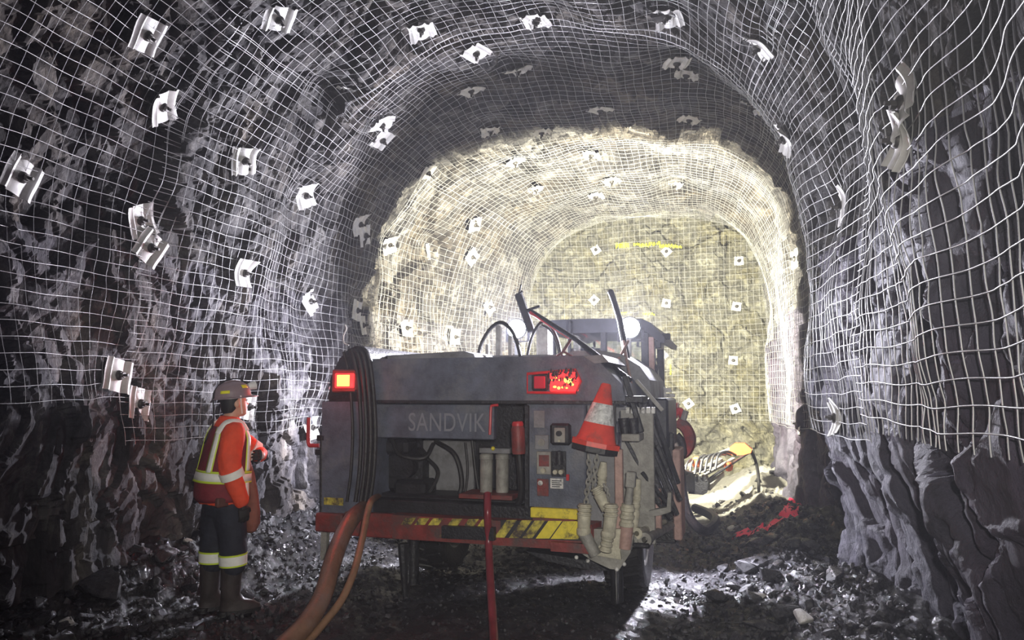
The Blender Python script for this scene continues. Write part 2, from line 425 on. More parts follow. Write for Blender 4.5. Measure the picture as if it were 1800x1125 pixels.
# the lit end face
fx=np.arange(-4.6,2.2,0.028); fz=np.arange(-0.4,5.6,0.028)
FX,FZ=np.meshgrid(fx,fz,indexing='ij'); FY=np.full_like(FX,14.05)
fp=np.stack([FX,FY,FZ],-1).reshape(-1,3)
fwp=fp+0.2*np.stack([fbm(fp*1.3,201,3),fbm(fp*1.3,231,3),fbm(fp*1.3,251,3)],-1)
a1,b1=cells(fwp*1.3,21,0.7); a2,b2=cells(fwp*3.4,22,0.8); a3,b3=cells(fwp*9,23,0.8)
fd=0.25*fbm(fp*0.6,25,3)+0.035*a1-0.012*np.exp(-(b1/0.06)**2)+0.05*a2+0.026*a3+0.02*fbm(fp*10,26,4)
rr_=np.sqrt(((fp[:,0]+1.2)/2.4)**2+((fp[:,2]-2.3)/2.7)**2)
fd+=0.25*smooth(0.75,1.15,rr_)
FD=fd.reshape(FX.shape); FD=blur(blur(FD,1,0),1,1); fd=FD.ravel(); FP=fp.copy(); FP[:,1]-=fd
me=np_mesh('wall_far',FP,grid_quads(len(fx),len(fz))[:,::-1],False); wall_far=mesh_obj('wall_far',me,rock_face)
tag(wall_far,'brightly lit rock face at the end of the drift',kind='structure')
FPG=FP.reshape(len(fx),len(fz),3)

# ------------------------------------------------------------------ floor
gx=np.arange(-5.0,2.2,0.03); gy=np.concatenate([np.arange(-1.6,2.5,0.06),np.arange(2.5,8,0.024),np.arange(8,14.4,0.04)])
GX,GY=np.meshgrid(gx,gy,indexing='ij')
gp=np.stack([GX,GY,np.zeros_like(GX)],-1).reshape(-1,3)
gz=0.06*fbm(gp*0.8,301,4)+0.018*fbm(gp*5,311,3)
c1,e1=cells(gp*np.array([9,9,1.0])+0.1*warp[0],31,0.7); c2,e2=cells(gp*np.array([22,22,1.0]),32,0.8)
lf=smooth(-3.55,-4.3,gp[:,0])*smooth(3.0,5.5,gp[:,1]); rf=smooth(0.15,0.95,gp[:,0])
gz+=0.42*lf+0.34*rf*(0.75+0.4*fbm(gp*1.5,333,2))+0.12*smooth(-3.3,-4.4,gp[:,0])*(1-lf)
rough_=0.25+0.75*np.maximum(lf,rf)
gz+=rough_*(0.030*c1)+0.014*c2*(0.5+0.5*rough_)
gz-=0.05*np.exp(-((gp[:,0]+0.15)/0.28)**2)
gz-=0.05*np.exp(-((gp[:,0]+2.3)/0.30)**2)
gz+=0.10*smooth(13.2,14.2,gp[:,1])
gz+=0.16*np.exp(-((gp[:,1]-12.1-0.25*fbm(gp*1.1,350,2))/0.30)**2)*smooth(-0.5,0.3,gp[:,0])
FZG=gz.reshape(GX.shape)
GP=gp.copy(); GP[:,2]=gz
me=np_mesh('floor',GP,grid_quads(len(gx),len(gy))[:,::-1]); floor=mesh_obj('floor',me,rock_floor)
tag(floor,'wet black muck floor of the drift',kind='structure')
def floor_z(x,y):
    i=np.clip(np.interp(x,gx,np.arange(len(gx))),0,len(gx)-1); j=np.clip(np.interp(y,gy,np.arange(len(gy))),0,len(gy)-1)
    return float(FZG[int(round(float(i))),int(round(float(j)))])

# ray lookups on rock
def bvh_of(me):
    n=len(me.vertices); co=np.empty(n*3,np.float32); me.vertices.foreach_get('co',co)
    q=np.empty(len(me.loops),np.int32); me.loops.foreach_get('vertex_index',q)
    return BVHTree.FromPolygons(co.reshape(-1,3).tolist(), q.reshape(-1,4).tolist())
# coarse tunnel surface for bolt positions
SUB=8
us=np.arange(0,NU,SUB); vs=np.arange(0,NV,SUB)
Dm=blur(blur(maxf(maxf(D,10,0),10,1),26,0),26,1)+0.012
COARSE=(P0+NRM*Dm[...,None])[us][:,vs]
cb=BVHTree.FromPolygons(COARSE.reshape(-1,3).tolist(), grid_quads(len(us),len(vs)).tolist())
def hit_tunnel(px,py):
    d_=ray(px,py); r=cb.ray_cast(CAM,d_)
    if r[0] is None or r[0].y>13.9:
        return None
    f=r[2]; i,j=divmod(f,len(vs)-1)
    return r[0], us[i]+SUB//2, vs[j]+SUB//2
def hit_face(px,py):
    p=at(px,py,13.8); i=int(np.argmin(abs(fx-p.x))); j=int(np.argmin(abs(fz-p.z)))
    return Vector(FPG[i,j])
# ------------------------------------------------------------------ bolt plates and wire mesh
# (pixel x, pixel y, turn, variant, label)
L_='bolt plate on the dark left wall'
PLATES=[
 (258,62,8,0,'whitish square bolt plate high on the left wall, nearest the top left corner'),
 (490,33,35,0,'bright bolt plate where left wall meets roof, at top edge of the picture'),
 (284,187,40,1,'diamond-turned bolt plate on the left wall with two dark folded ridges'),
 (37,312,-20,0,'largest bolt plate on the left wall, at the picture\'s left edge'),
 (245,388,25,1,'upper one of two overlapping bolt plates on the left wall'),
 (264,436,-30,0,'lower one of two overlapping bolt plates on the left wall, lying askew'),
 (430,282,20,2,'narrow bent bolt plate on left wall, above and left of the jumbo'),
 (537,344,30,2,'pointed bolt plate on left wall, third along the row above the tail lamp'),
 (598,170,20,0,'bolt plate tilted on the left shoulder of the arch, below the roof plates'),
 (672,246,12,0,'bright bolt plate at left shoulder of the arch, next to the lit section'),
 (671,219,30,2,'dim dusty bolt plate just above a bright one on the arch shoulder'),
 (428,480,4,2,'upright bolt plate with wavy edges on left wall, high above the miner\'s helmet'),
 (545,530,35,2,'thin diamond-shaped bolt plate on left wall, above the left tail lamp'),
 (632,394,30,2,'upper one of a touching bolt plate pair beside the lit left section'),
 (641,414,25,0,'lower one of a touching bolt plate pair beside the lit left section'),
 (627,546,-6,0,'upper bolt plate of the pair above the hose reel guard'),
 (637,572,6,0,'lower bolt plate of the pair above the hose reel guard'),
 (207,660,-12,0,'bolt plate low on left wall, left of the miner, half turned to shade'),
 (245,710,-10,0,'lowest bolt plate left of the miner, with a dark bolt and wire loop'),
 (436,715,-8,0,'bolt plate on left wall just behind the miner\'s face'),
 (548,752,4,2,'narrow bolt plate on left wall beside the jumbo\'s red side bracket'),
 (685,430,28,2,'edge-on bolt plate at the border of the lit left section'),
 (752,303,35,0,'pale bolt plate with a dark bolt on the arch, at the border of light'),
 (740,50,-10,2,'crumpled bolt plate on the roof near the top edge'),
 (942,37,5,0,'flat bright bolt plate on the roof centre near the top edge'),
 (837,93,20,0,'tilted white bolt plate on the roof, second from the centre top'),
 (910,123,25,2,'small crumpled bolt plate in mid roof'),
 (828,158,18,1,'roof bolt plate with a pale strap sticking out at its left'),
 (862,229,-15,2,'grey bolt plate on roof rim at the left of the lit arch'),
 (952,232,0,0,'square grey bolt plate on roof rim above the lit arch'),
 (1055,193,30,0,'pale bolt plate on the roof in front of the lit arch, right of centre'),
 (1190,110,-18,0,'upper one of two bolt plates touching on the right of the roof'),
 (1207,131,-5,0,'lower one of two bolt plates touching on the right of the roof'),
 (1174,27,15,2,'bent bolt plate at the top edge on the right of the roof'),
 (1333,82,-40,2,'edge-on bolt plate where the roof meets the right wall'),
 (1326,186,-40,2,'dim bolt plate on the right shoulder of the arch'),
 (1212,210,-20,0,'flat bolt plate above the right part of the lit arch'),
 (1380,245,-35,2,'sliver of a bolt plate on right shoulder near the lit arch'),
 (1398,455,0,0,'tall grey bolt plate on right wall beside the lit strip'),
 (1405,745,20,0,'bolt plate low on the lit right wall strip'),
 (1590,182,25,2,'bright bolt plate seen edge-on on the right wall ridge, upper one of two'),
 (1582,246,-25,2,'bright bolt plate seen edge-on on the right wall ridge, lower one of two'),
 (1462,370,8,2,'long edge-on bolt plate on the right wall bay'),
 (1470,735,10,2,'bent bolt plate hanging low on the right wall'),
 (760,440,20,0,'bolt plate on the lit left wall, left end of its middle row'),
 (835,395,30,0,'bolt plate on the lit left wall above the cable loops'),
 (715,577,0,0,'bolt plate on the lit left wall just above the engine hood'),
 (800,592,3,0,'bolt plate on the lit left wall, close left of the big cable loop'),
 (860,540,38,0,'bolt plate on the lit left wall over the left white lamp'),
 (905,285,30,0,'bolt plate high in the lit arch with a shiny bolt'),
 (942,333,25,0,'bolt plate in the lit arch beside a dark crack'),
 (830,452,-30,0,'bolt plate in the centre of the lit left wall'),
 (1040,272,0,0,'bolt plate at the crown of the lit arch'),
 (1048,345,5,0,'bolt plate in the lit arch just over the face rim, left one'),
 (1075,318,15,0,'bolt plate in the lit arch just over the face rim, right one'),
 (1185,325,-20,0,'bolt plate under a dark slot on the yellow lit arch'),
]
FACE_PLATES=[
 (1047,438,30,'small bolt plate on the end face, upper row, left'),
 (1172,440,40,'small bolt plate on the end face, upper row, under the yellow paint'),
 (1300,457,0,'small bolt plate on the end face, upper row, right'),
 (1041,525,45,'small diamond bolt plate on the end face left of the dark boom rod'),
 (1170,529,-12,'small bolt plate on the end face above the right white lamp'),
 (1297,536,-10,'small bolt plate on the end face, middle row, right'),
 (1164,624,35,'small bolt plate on the end face beside the cab mirror'),
 (1290,632,-5,'small bolt plate on the end face, third row, right'),
 (1211,711,35,'small bolt plate on the end face above the red hose bundle'),
 (1293,718,20,'lowest small bolt plate on the end face, above the orange drill head'),
]
def plate_mesh(size, variant, seed):
    r_=random.Random(seed); n=15; m=MB(); h=size/2; V=[]
    cz=[r_.uniform(-.012,.03)*(1.0 if variant==0 else 2.4 if variant==1 else 3.2) for _ in range(4)]
    hole=0.16
    for side in (1,0):
        for i in range(n):
            for j in range(n):
                x=(i/(n-1)*2-1); y=(j/(n-1)*2-1)
                z=0.024*(math.exp(-((abs(x)-0.66)/0.12)**2))-0.012*(math.exp(-((abs(x)-0.42)/0.12)**2))
                z+=0.020*math.exp(-(x*x+y*y)/0.09)
                for k,(sx,sy) in enumerate(((-1,-1),(1,-1),(1,1),(-1,1))): z+=cz[k]*((1+sx*x)*(1+sy*y)/4)**2
                if variant==2: z+=0.018*math.sin(2.2*y+seed)+0.012*math.cos(3*x)
                V.append(m.bm.verts.new((x*h*(1+.04*math.sin(3*y+seed)),y*h,z-(0 if side else 0.005))))
    N=n*n
    f=lambda i,j,o:V[o+i*n+j]
    for i in range(n-1):
        for j in range(n-1):
            m.bm.faces.new([f(i,j,0),f(i+1,j,0),f(i+1,j+1,0),f(i,j+1,0)])
            m.bm.faces.new([f(i,j,N),f(i,j+1,N),f(i+1,j+1,N),f(i+1,j,N)])
    for i in range(n-1):
        for (a,b) in (((i,0),(i+1,0)),((i+1,n-1),(i,n-1)),((0,i+1),(0,i)),((n-1,i),(n-1,i+1))):
            m.bm.faces.new([f(*a,N),f(*b,N),f(*b,0),f(*a,0)])
    return m
def bolt_mesh(s):
    m=MB(); m.lathe([(0.040*s,0.014),(0.036*s,0.026),(0.024*s,0.036),(0.0,0.036)],n=14)
    m.lathe([(0.021*s,0.034),(0.021*s,0.060),(0,0.060)],n=6)
    m.lathe([(0.011*s,0.05),(0.011*s,0.085),(0,0.085)],Matrix.Rotation(0.15,4,'Y'),n=8)
    return m
protos=[]
for v in range(3):
    for sd in range(2):
        o=plate_mesh(0.25,v,v*5+sd).build('bolt_plate',plate_m,None,0.9)
        b=bolt_mesh(1.0).build('bolt',bolt_m,o,0.6); protos.append((o,b))
PULL=[]
def frame_on(n, turn, loc):
    n=Vector(n).normalized(); up=Vector((0,0,1))
    if abs(n.z)>0.9: up=Vector((0,1,0))
    x=up.cross(n).normalized(); y=n.cross(x)
    M=Matrix((x,y,n)).transposed().to_4x4() @ Matrix.Rotation(math.radians(turn),4,'Z'); M.translation=loc; return M
used=set(); POS=[]
for k,(px_,py_,turn,var,label) in enumerate(PLATES):
    r=hit_tunnel(px_,py_)
    if r is None: print('plate misses',px_,py_); continue
    p,i,j=r; pi=var*2+k%2
    i0,i1=max(0,i-5),min(NU,i+6); j0,j1=max(0,j-5),min(NV,j+6)
    h=float(np.percentile(D[i0:i1,j0:j1],85))
    PULL.append((i,j,h)); nn=NRM[i,j]+rng.normal(0,0.10,3)
    pos=P0[i,j]+NRM[i,j]*(h+0.03)
    d_=np.array(ray(px_,py_)); c_=np.array(CAM); n0=NRM[i,j]; den=float(d_@n0)
    if abs(den)>0.12:
        q_=c_+d_*float((pos-c_)@n0)/den
        if np.linalg.norm(q_-pos)<0.45: pos=q_
    src,bs=protos[pi]
    if pi in used:
        o=src.copy(); COL.objects.link(o); b=bs.copy(); b.parent=o; COL.objects.link(b)
    else: o,b=src,bs; used.add(pi)
    o.matrix_world=frame_on(nn,turn,Vector(pos)); tag(o,label,'bolt plate','rock bolt plates on walls and roof')
    POS.append(o)
for pi,(o,b) in enumerate(protos):
    if pi not in used:
        bpy.data.objects.remove(b); bpy.data.objects.remove(o)
fp_o=plate_mesh(0.16,0,3).build('face_plate',plate_m,None,0.9); fp_b=bolt_mesh(0.8).build('bolt',bolt_m,fp_o,0.6)
FPULL=[]
for k,(px_,py_,turn,label) in enumerate(FACE_PLATES):
    p=hit_face(px_,py_); FPULL.append(p)
    if k: o=fp_o.copy(); COL.objects.link(o); b=fp_b.copy(); b.parent=o; COL.objects.link(b)
    else: o=fp_o
    o.matrix_world=frame_on((0,-1,0),turn,p+Vector((0,-0.07,0))); tag(o,label,'bolt plate','bolt plates on the end face')

# drape: the mesh spans the hollows and is pulled to the rock at every bolt
Dw=blur(blur(maxf(maxf(D,9,0),9,1),20,0),20,1)+0.02
ds=ARC/(NU-1)
for (i,j,h) in PULL:
    w=np.exp(-(((np.arange(NU)-i)*ds)[:,None]**2+((vy-vy[j])[None,:])**2)/0.30**2)
    Dw=Dw*(1-w)+w*(h+0.012)
Dw=np.maximum(Dw,blur(blur(D,4,0),4,1)+0.012)
wob=0.035*fbm(flat*2.2,401,3).reshape(NU,NV)+0.012*vnoise(flat*6,411).reshape(NU,NV)
Dw=Dw+np.abs(wob)
DRAPE=P0+NRM*Dw[...,None]
def sample(G,s,Y):
    a=np.clip(np.asarray(s)/ds,0,NU-1.001); b=np.clip(np.interp(Y,vy,np.arange(NV)),0,NV-1.001)
    i=a.astype(int); j=b.astype(int); fa=(a-i)[:,None]; fb=(b-j)[:,None]
    return G[i,j]*(1-fa)*(1-fb)+G[i+1,j]*fa*(1-fb)+G[i,j+1]*(1-fa)*fb+G[i+1,j+1]*fa*fb
WR=0.0022
def wire_geo(P,Nm,r=WR,off=0.0):
    P=P+Nm*off
    T=np.gradient(P,axis=0); T/=np.linalg.norm(T,axis=1,keepdims=True)+1e-9
    Sd=np.cross(T,Nm); Sd/=np.linalg.norm(Sd,axis=1,keepdims=True)+1e-9
    Nn=np.cross(Sd,T)
    V=np.stack([P+Nn*r,P+Sd*r,P-Nn*r,P-Sd*r],1).reshape(-1,3); n=len(P)
    i=np.arange(n-1)[:,None]*4; k=np.arange(4)[None,:]; k2=(k+1)%4
    Q=np.stack([i+k,i+k2,i+4+k2,i+4+k],-1).reshape(-1,4)
    return V,Q
def jit(x,seed,amp): return amp*np.array([math.sin(12.9*x+seed),math.sin(4.7*x+1.3*seed)]).sum()
def wires_of(s0,s1,y0,y1,step,pitch=0.1,seed=0):
    WR=0.0034 if seed==4 else 0.0032 if seed==5 else 0.0023
    "lists of (vertices, quads) for the long wires and for the cross wires"
    r_=np.random.default_rng(seed); longs=[]; crosses=[]
    for s in np.arange(s0,s1+1e-6,pitch):
        Y=np.arange(y0-0.02,y1+0.02,step); ss=np.full_like(Y,s)+0.012*np.sin(Y*2.3+s*1.1+seed)+0.006*np.sin(Y*9+s*5)
        longs.append(wire_geo(sample(DRAPE,ss,Y),sample(NRM,ss,Y),WR,0.0))
    for Y0 in np.arange(y0,y1+1e-6,pitch):
        ss=np.arange(s0-0.02,s1+0.02,step); Y=np.full_like(ss,Y0)+0.012*np.sin(ss*2.1+Y0+seed)+0.006*np.sin(ss*8+Y0*5)
        crosses.append(wire_geo(sample(DRAPE,ss,Y),sample(NRM,ss,Y),WR,-2*WR))
    return longs,crosses
def join_geo(L):
    V=[];Q=[];o=0
    for v,q in L: V.append(v); Q.append(q+o); o+=len(v)
    return np.concatenate(V),np.concatenate(Q)
def sheet(label,s0,s1,y0,y1,step,single,seed):
    root=empty('wire_mesh_sheet',tuple(sample(DRAPE,np.array([s0]),np.array([(y0+y1)/2]))[0]))
    tag(root,label,'wire mesh','welded wire mesh sheets'); off=np.array(root.location)
    ls,cs=wires_of(s0,s1,y0,y1,step,0.1,seed)
    for nm,L in (('long_wire',ls),('cross_wire',cs)):
        if single:
            for v,q in L: mesh_obj(nm,np_mesh(nm,v-off,q),wire,root)
        else:
            v,q=join_geo(L); o=mesh_obj(nm+'s',np_mesh(nm+'s',v-off,q),wire,root); o['kind']='stuff'
    return root
SE=5.15
sheet('wire mesh on the left wall nearest the camera, left of the miner',1.95,SE+0.05,1.6,4.9,0.045,True,1)
sheet('wire mesh on the left wall behind the miner and the jumbo tail lamp',1.62,SE,4.8,9.35,0.045,True,2)
sheet('bright lit wire mesh on the left wall beyond the jumbo',1.55,SE,9.2,13.75,0.06,False,3)
sheet('thick near wire mesh on the right wall closest to the camera',ARC-SE,ARC-1.78,1.2,5.0,0.025,True,4)
sheet('wire mesh on the right wall bay between the two rock ridges',ARC-SE-0.05,ARC-1.70,4.9,9.0,0.04,True,5)
sheet('lit wire mesh strip on the right wall next to the end face',ARC-SE,ARC-1.55,8.9,13.75,0.06,False,6)
sheet('dark roof wire mesh above the camera at the top edge',SE-0.1,ARC-SE+0.1,2.4,6.6,0.05,False,7)
sheet('roof wire mesh over the jumbo in front of the lit arch',SE-0.05,ARC-SE+0.05,6.5,9.9,0.05,False,8)
sheet('bright yellowish wire mesh on the lit arch roof above the cab',SE-0.1,ARC-SE+0.1,9.8,13.75,0.06,False,9)
# face sheet
FDw=np.maximum(blur(blur(maxf(maxf(FD,8,0),8,1),16,0),16,1)+0.015, FD)
for p in FPULL:
    w=np.exp(-(((fx-p.x)[:,None])**2+((fz-p.z)[None,:])**2)/0.28**2)
    FDw=FDw*(1-w)+w*(14.05-p.y+0.05)
def fsample(x,z):
    a=np.clip((x-fx[0])/0.028,0,len(fx)-1.001); b=np.clip((z-fz[0])/0.028,0,len(fz)-1.001); i=a.astype(int); j=b.astype(int); fa=a-i; fb=b-j
    dd=FDw[i,j]*(1-fa)*(1-fb)+FDw[i+1,j]*fa*(1-fb)+FDw[i,j+1]*(1-fa)*fb+FDw[i+1,j+1]*fa*fb
    return np.stack([x,14.05-dd,z],-1)
L1=[];L2=[]
for z in np.arange(1.15,5.1,0.1):
    x=np.arange(-3.9,1.5,0.06); zz=z+0.012*np.sin(x*3+z)+0.03*np.sin(x*0.9+z*0.3)
    P=fsample(x,zz); L1.append(wire_geo(P,np.tile([0,-1.0,0],(len(x),1)),WR,0.01))
for x0 in np.arange(-3.9,1.5,0.1):
    z=np.arange(1.12,5.1,0.06); xx=x0+0.012*np.sin(z*3+x0)+0.03*np.sin(z*0.9+x0*.3)
    P=fsample(xx,z); L2.append(wire_geo(P,np.tile([0,-1.0,0],(len(z),1)),WR,0.004))
fr=empty('wire_mesh_sheet',(-1.2,13.8,1.2)); tag(fr,'wire mesh hung flat on the end face','wire mesh','welded wire mesh sheets')
for nm,L in (('cross_wires',L1),('upright_wires',L2)):
    v,q=join_geo(L); o=mesh_obj(nm,np_mesh(nm,v-np.array(fr.location),q),wire,fr); o['kind']='stuff'
# ------------------------------------------------------------------ the drilling machine
paint=mat('dusty_grey_paint',(0.10,0.112,0.15),0.55,0,0.45,5,0.25,60,dirt=(0.18,0.185,0.20),dirt_amt=0.35)
paint_lt=mat('light_grey_paint',(0.22,0.22,0.23),0.6,0,0.3,6,0.2,50,dirt=(0.12,0.115,0.11),dirt_amt=0.4)
dark=mat('dark_greasy_steel',(0.022,0.022,0.026),0.45,0.2,0.5,9,0.4,40)
black=mat('black_rubber',(0.018,0.017,0.018),0.5,0,0.4,12,0.3,50)
red_p=mat('dusty_red_paint',(0.22,0.035,0.03),0.5,0,0.4,8,0.2,50,dirt=(0.09,0.06,0.055),dirt_amt=0.45)
red_b=mat('bright_red_paint',(0.55,0.03,0.035),0.4,0,0.25,9)
yellow=mat('worn_yellow_tape',(0.80,0.66,0.05),0.5,0,0.15,20,dirt=(0.10,0.08,0.04),dirt_amt=0.25)
yellow_w=mat('very_worn_yellow_tape',(0.62,0.52,0.08),0.5,0,0.3,25,dirt=(0.07,0.05,0.04),dirt_amt=0.6)
blackstripe=mat('black_hazard_tape',(0.03,0.028,0.032),0.5,0,0.4,20)
pinkbar=mat('sunbleached_red_steel',(0.42,0.27,0.23),0.6,0,0.3,12,0.2,60)
cream=mat('mud_coated_steel',(0.50,0.47,0.36),0.6,0.05,0.3,18,0.25,60)
greyst=mat('muddy_grey_steel',(0.30,0.29,0.26),0.6,0.1,0.35,10,0.3,50)
chrome=mat('chrome_rod',(0.85,0.85,0.85),0.15,1.0)
white_l=mat('white_label',(0.70,0.69,0.66),0.5,0,0.25,30,dirt=(0.2,0.19,0.18),dirt_amt=0.3)
letter=mat('faded_lettering',(0.23,0.24,0.27),0.6)
redlens=mat('lit_red_lens',(0.6,0.02,0.02),0.25,0,emit=(1.0,0.03,0.03),estr=2.2)
redlens_off=mat('dim_red_lens',(0.45,0.03,0.05),0.25,0,emit=(1.0,0.03,0.06),estr=0.10)
amberlens=mat('lit_bulb_yellow',(1,0.7,0.2),0.3,0,emit=(1.0,0.62,0.10),estr=2.2)
lamplens=mat('flood_lamp_glass',(1,1,1),0.2,0,emit=(1.0,0.97,0.90),estr=60)
orange=mat('orange_paint',(0.55,0.10,0.03),0.5,0,0.2,10)
glass=mat('cab_glass',(0.75,0.78,0.78),0.03,0,trans=1.0)
seat_m=mat('cab_seat',(0.03,0.03,0.035),0.8)

JH=math.radians(-3.3)
JO=Vector((-1.86,5.87,0.0))
jumbo=empty('drilling_jumbo',JO,JH)
tag(jumbo,'grey and red underground drilling machine seen from behind with two white flood lamps','mining machine')
JM=Matrix.Translation(JO)@Matrix.Rotation(JH,4,'Z'); JI=JM.inverted(); JIR=JI.to_3x3()
def jl(px,py,ly):
    o=JI@CAM; d_=JIR@ray(px,py); t=(ly-o.y)/d_.y; return o+d_*t
def jx(px,py,ly): return jl(px,py,ly).x
def jz(px,py,ly): return jl(px,py,ly).z
def jpoly(pts,ly): return [(jl(a,b,ly).x,jl(a,b,ly).z) for a,b in pts]
def pbox(m,x0,y0,x1,y1,ly0,ly1,bev=0.008):
    a=jl(x0,(y0+y1)/2,ly0); b=jl(x1,(y0+y1)/2,ly0); t=jl((x0+x1)/2,y0,ly0); u=jl((x0+x1)/2,y1,ly0)
    return m.box(a.x,b.x,ly0,ly1,u.z,t.z,bev)
def jpart(name,m,mt,parent=None,label=None,smooth=0.6):
    o=m.build(name,mt,parent or jumbo,smooth)
    if label: o['label']=label
    return o
def pcyl(m,px,py,ly,r,l0,l1,n=16):
    "cylinder along local y centred on a pixel"
    c=jl(px,py,ly); m.tube([(c.x,l0,c.z),(c.x,l1,c.z)],r,n); return m

# chassis and running gear
m=MB(); m.box(-1.05,1.0,0.15,3.6,0.50,0.78,0.02); m.box(-0.6,0.6,3.4,6.2,0.45,0.85,0.03); m.box(-0.9,0.9,0.55,0.95,0.38,0.56,0.04)
jpart('chassis',m,dark)
def tyre(cx,ly,w,R):
    m=MB(); n=36
    prof=[(R*0.55,-w/2*0.8),(R*0.80,-w/2),(R*0.94,-w/2*0.96),(R,-w/2*0.75),(R,w/2*0.75),(R*0.94,w/2*0.96),(R*0.80,w/2),(R*0.55,w/2*0.8)]
    M=Matrix.Translation((cx,ly,R))@Matrix.Rotation(math.pi/2,4,'Y'); m.lathe(prof,M,n)
    for k in range(20):
        a=2*math.pi*k/20
        for s in (-1,1):
            T=Matrix.Translation((cx,ly,R))@Matrix.Rotation(a+s*0.08,4,'X')@Matrix.Rotation(s*0.35,4,'Z')
            m.box(s*w*0.02,s*w*0.47,-0.035,0.035,R*0.96,R*1.035,0.008,T)
    t=jpart('tyre',m,black)
    h=MB(); h.lathe([(0.0,-w*0.30),(R*0.3,-w*0.30),(R*0.5,-w*0.42),(R*0.57,-w*0.42),(R*0.57,w*0.42),(R*0.5,w*0.42),(R*0.3,w*0.30),(0,w*0.30)],M,24)
    for k in range(8):
        a=2*math.pi*k/8
        for s in (-1,1):
            T=M@Matrix.Translation((R*0.38*math.cos(a),R*0.38*math.sin(a),s*w*0.33)); h.lathe([(0.018,-0.02),(0.018,0.02)],T,6)
    h.build('hub',greyst,t,0.6)
tyre(1.20,0.75,0.34,0.44); tyre(-0.62,0.95,0.36,0.44); tyre(1.08,4.9,0.34,0.44); tyre(-0.75,4.9,0.34,0.44)

# bumper
zt=jz(850,914,-0.14); zb=jz(850,957,-0.14); xl=jx(690,930,-0.14); xr=jx(1036,950,-0.14)
m=MB(); m.prism([(xl-0.03,0.1),(xl,-0.14),(xr-0.05,-0.14),(xr+0.01,-0.09),(xr+0.05,0.1)],zb,zt,'z'); m.box(xl-0.5,xl+0.02,-0.06,0.25,zb-0.02,zt-0.01,0.01)
bump=jpart('bumper',m,red_p)
m=MB(); m.prism(jpoly([(776,925),(868,928),(868,951),(776,946)],-0.20),-0.20,-0.14); m.build('tow_block',dark,bump,0.6)
m=MB(); a=jl(968,953,-0.17); b=jl(1035,975,-0.17); m.prism(jpoly([(968,953),(1030,957),(1037,974),(968,969)],-0.19),-0.19,-0.13); m.build('bumper_lug',red_p,bump,0.6)
yl=-0.1435
stripes=[(718,1),(742,1),(766,1),(793,1),(822,1),(846,1),(889,1),(915,1),(938,1),(965,0),(991,0),(1015,0)]
for px_,w_ in stripes:
    t0=913; b0=944
    hh=12 if px_ in (718,742,766) else 31
    m=MB(); wd=9 if w_ else 12
    dx=hh*0.72
    P=jpoly([(px_-wd+dx*0.5,t0+ (px_-850)*0.022),(px_+wd+dx*0.5,t0+(px_-850)*0.022),(px_+wd-dx*0.5,t0+hh+(px_-850)*0.022),(px_-wd-dx*0.5,t0+hh+(px_-850)*0.022)],yl)
    m.prism(P,yl-0.004,yl+0.003); m.build('hazard_stripe',yellow_w if w_ else yellow,bump,None)
m=MB(); P=jpoly([(880,914),(1024,918),(1024,951),(880,945)],yl); m.prism(P,yl-0.0015,yl+0.003); m.build('stripe_backing',blackstripe,bump,None)

# engine hood
hp=[(655,631),(1042,625),(1092,674),(1101,708),(655,707)]
m=MB(); P=jpoly(hp,0.0); m.prism(P,0.0,2.3)
hood=jpart('engine_hood',m,paint)
m=MB(); P=jpoly([(662,626),(815,617),(832,622),(836,631),(660,632)],0.35); m.prism(P,0.35,1.5); m.build('hood_lid',paint_lt,hood,0.5)
m=MB(); P=jpoly([(992,625),(1005,617),(1050,615),(1090,622),(1125,644),(1142,668),(1150,760),(992,760)],1.0); m.prism(P,1.0,2.2); m.build('hood_hump',paint_lt,hood,0.5)
m=MB(); P=jpoly([(1043,630),(1075,628),(1086,640),(1062,642)],0.4); m.prism(P,-0.02,0.9); m.build('hood_rib',paint_lt,hood,0.5)
m=MB(); pbox(m,655,704,1100,710,-0.012,0.02,0.003); m.build('hood_seam',dark,hood,None)
# name panel
m=MB(); pbox(m,658,711,868,771,0.03,0.10,0.006); panel=jpart('name_panel',m,paint)
fc=bpy.data.curves.new('lettering','FONT'); fc.body='SANDVIK'; fc.size=0.215; fc.extrude=0.001; fc.space_character=1.05
tmp=bpy.data.objects.new('tmp_text',fc); COL.objects.link(tmp)
dg=bpy.context.evaluated_depsgraph_get(); tme=bpy.data.meshes.new_from_object(tmp.evaluated_get(dg)); bpy.data.objects.remove(tmp)
lt=mesh_obj('lettering',tme,letter,panel); c0=jl(717,757,0.027); lt.location=(c0.x,0.0275,c0.z); lt.rotation_euler=(math.pi/2,0,0); lt['label']='faded capital letters on the rear panel'
wid=max(v.co.x for v in tme.vertices); tgt=jx(853,757,0.027)-c0.x; hgt=max(v.co.y for v in tme.vertices); tgz=jz(780,726,0.027)-c0.z
lt.scale=(tgt/wid,tgz/hgt,1)

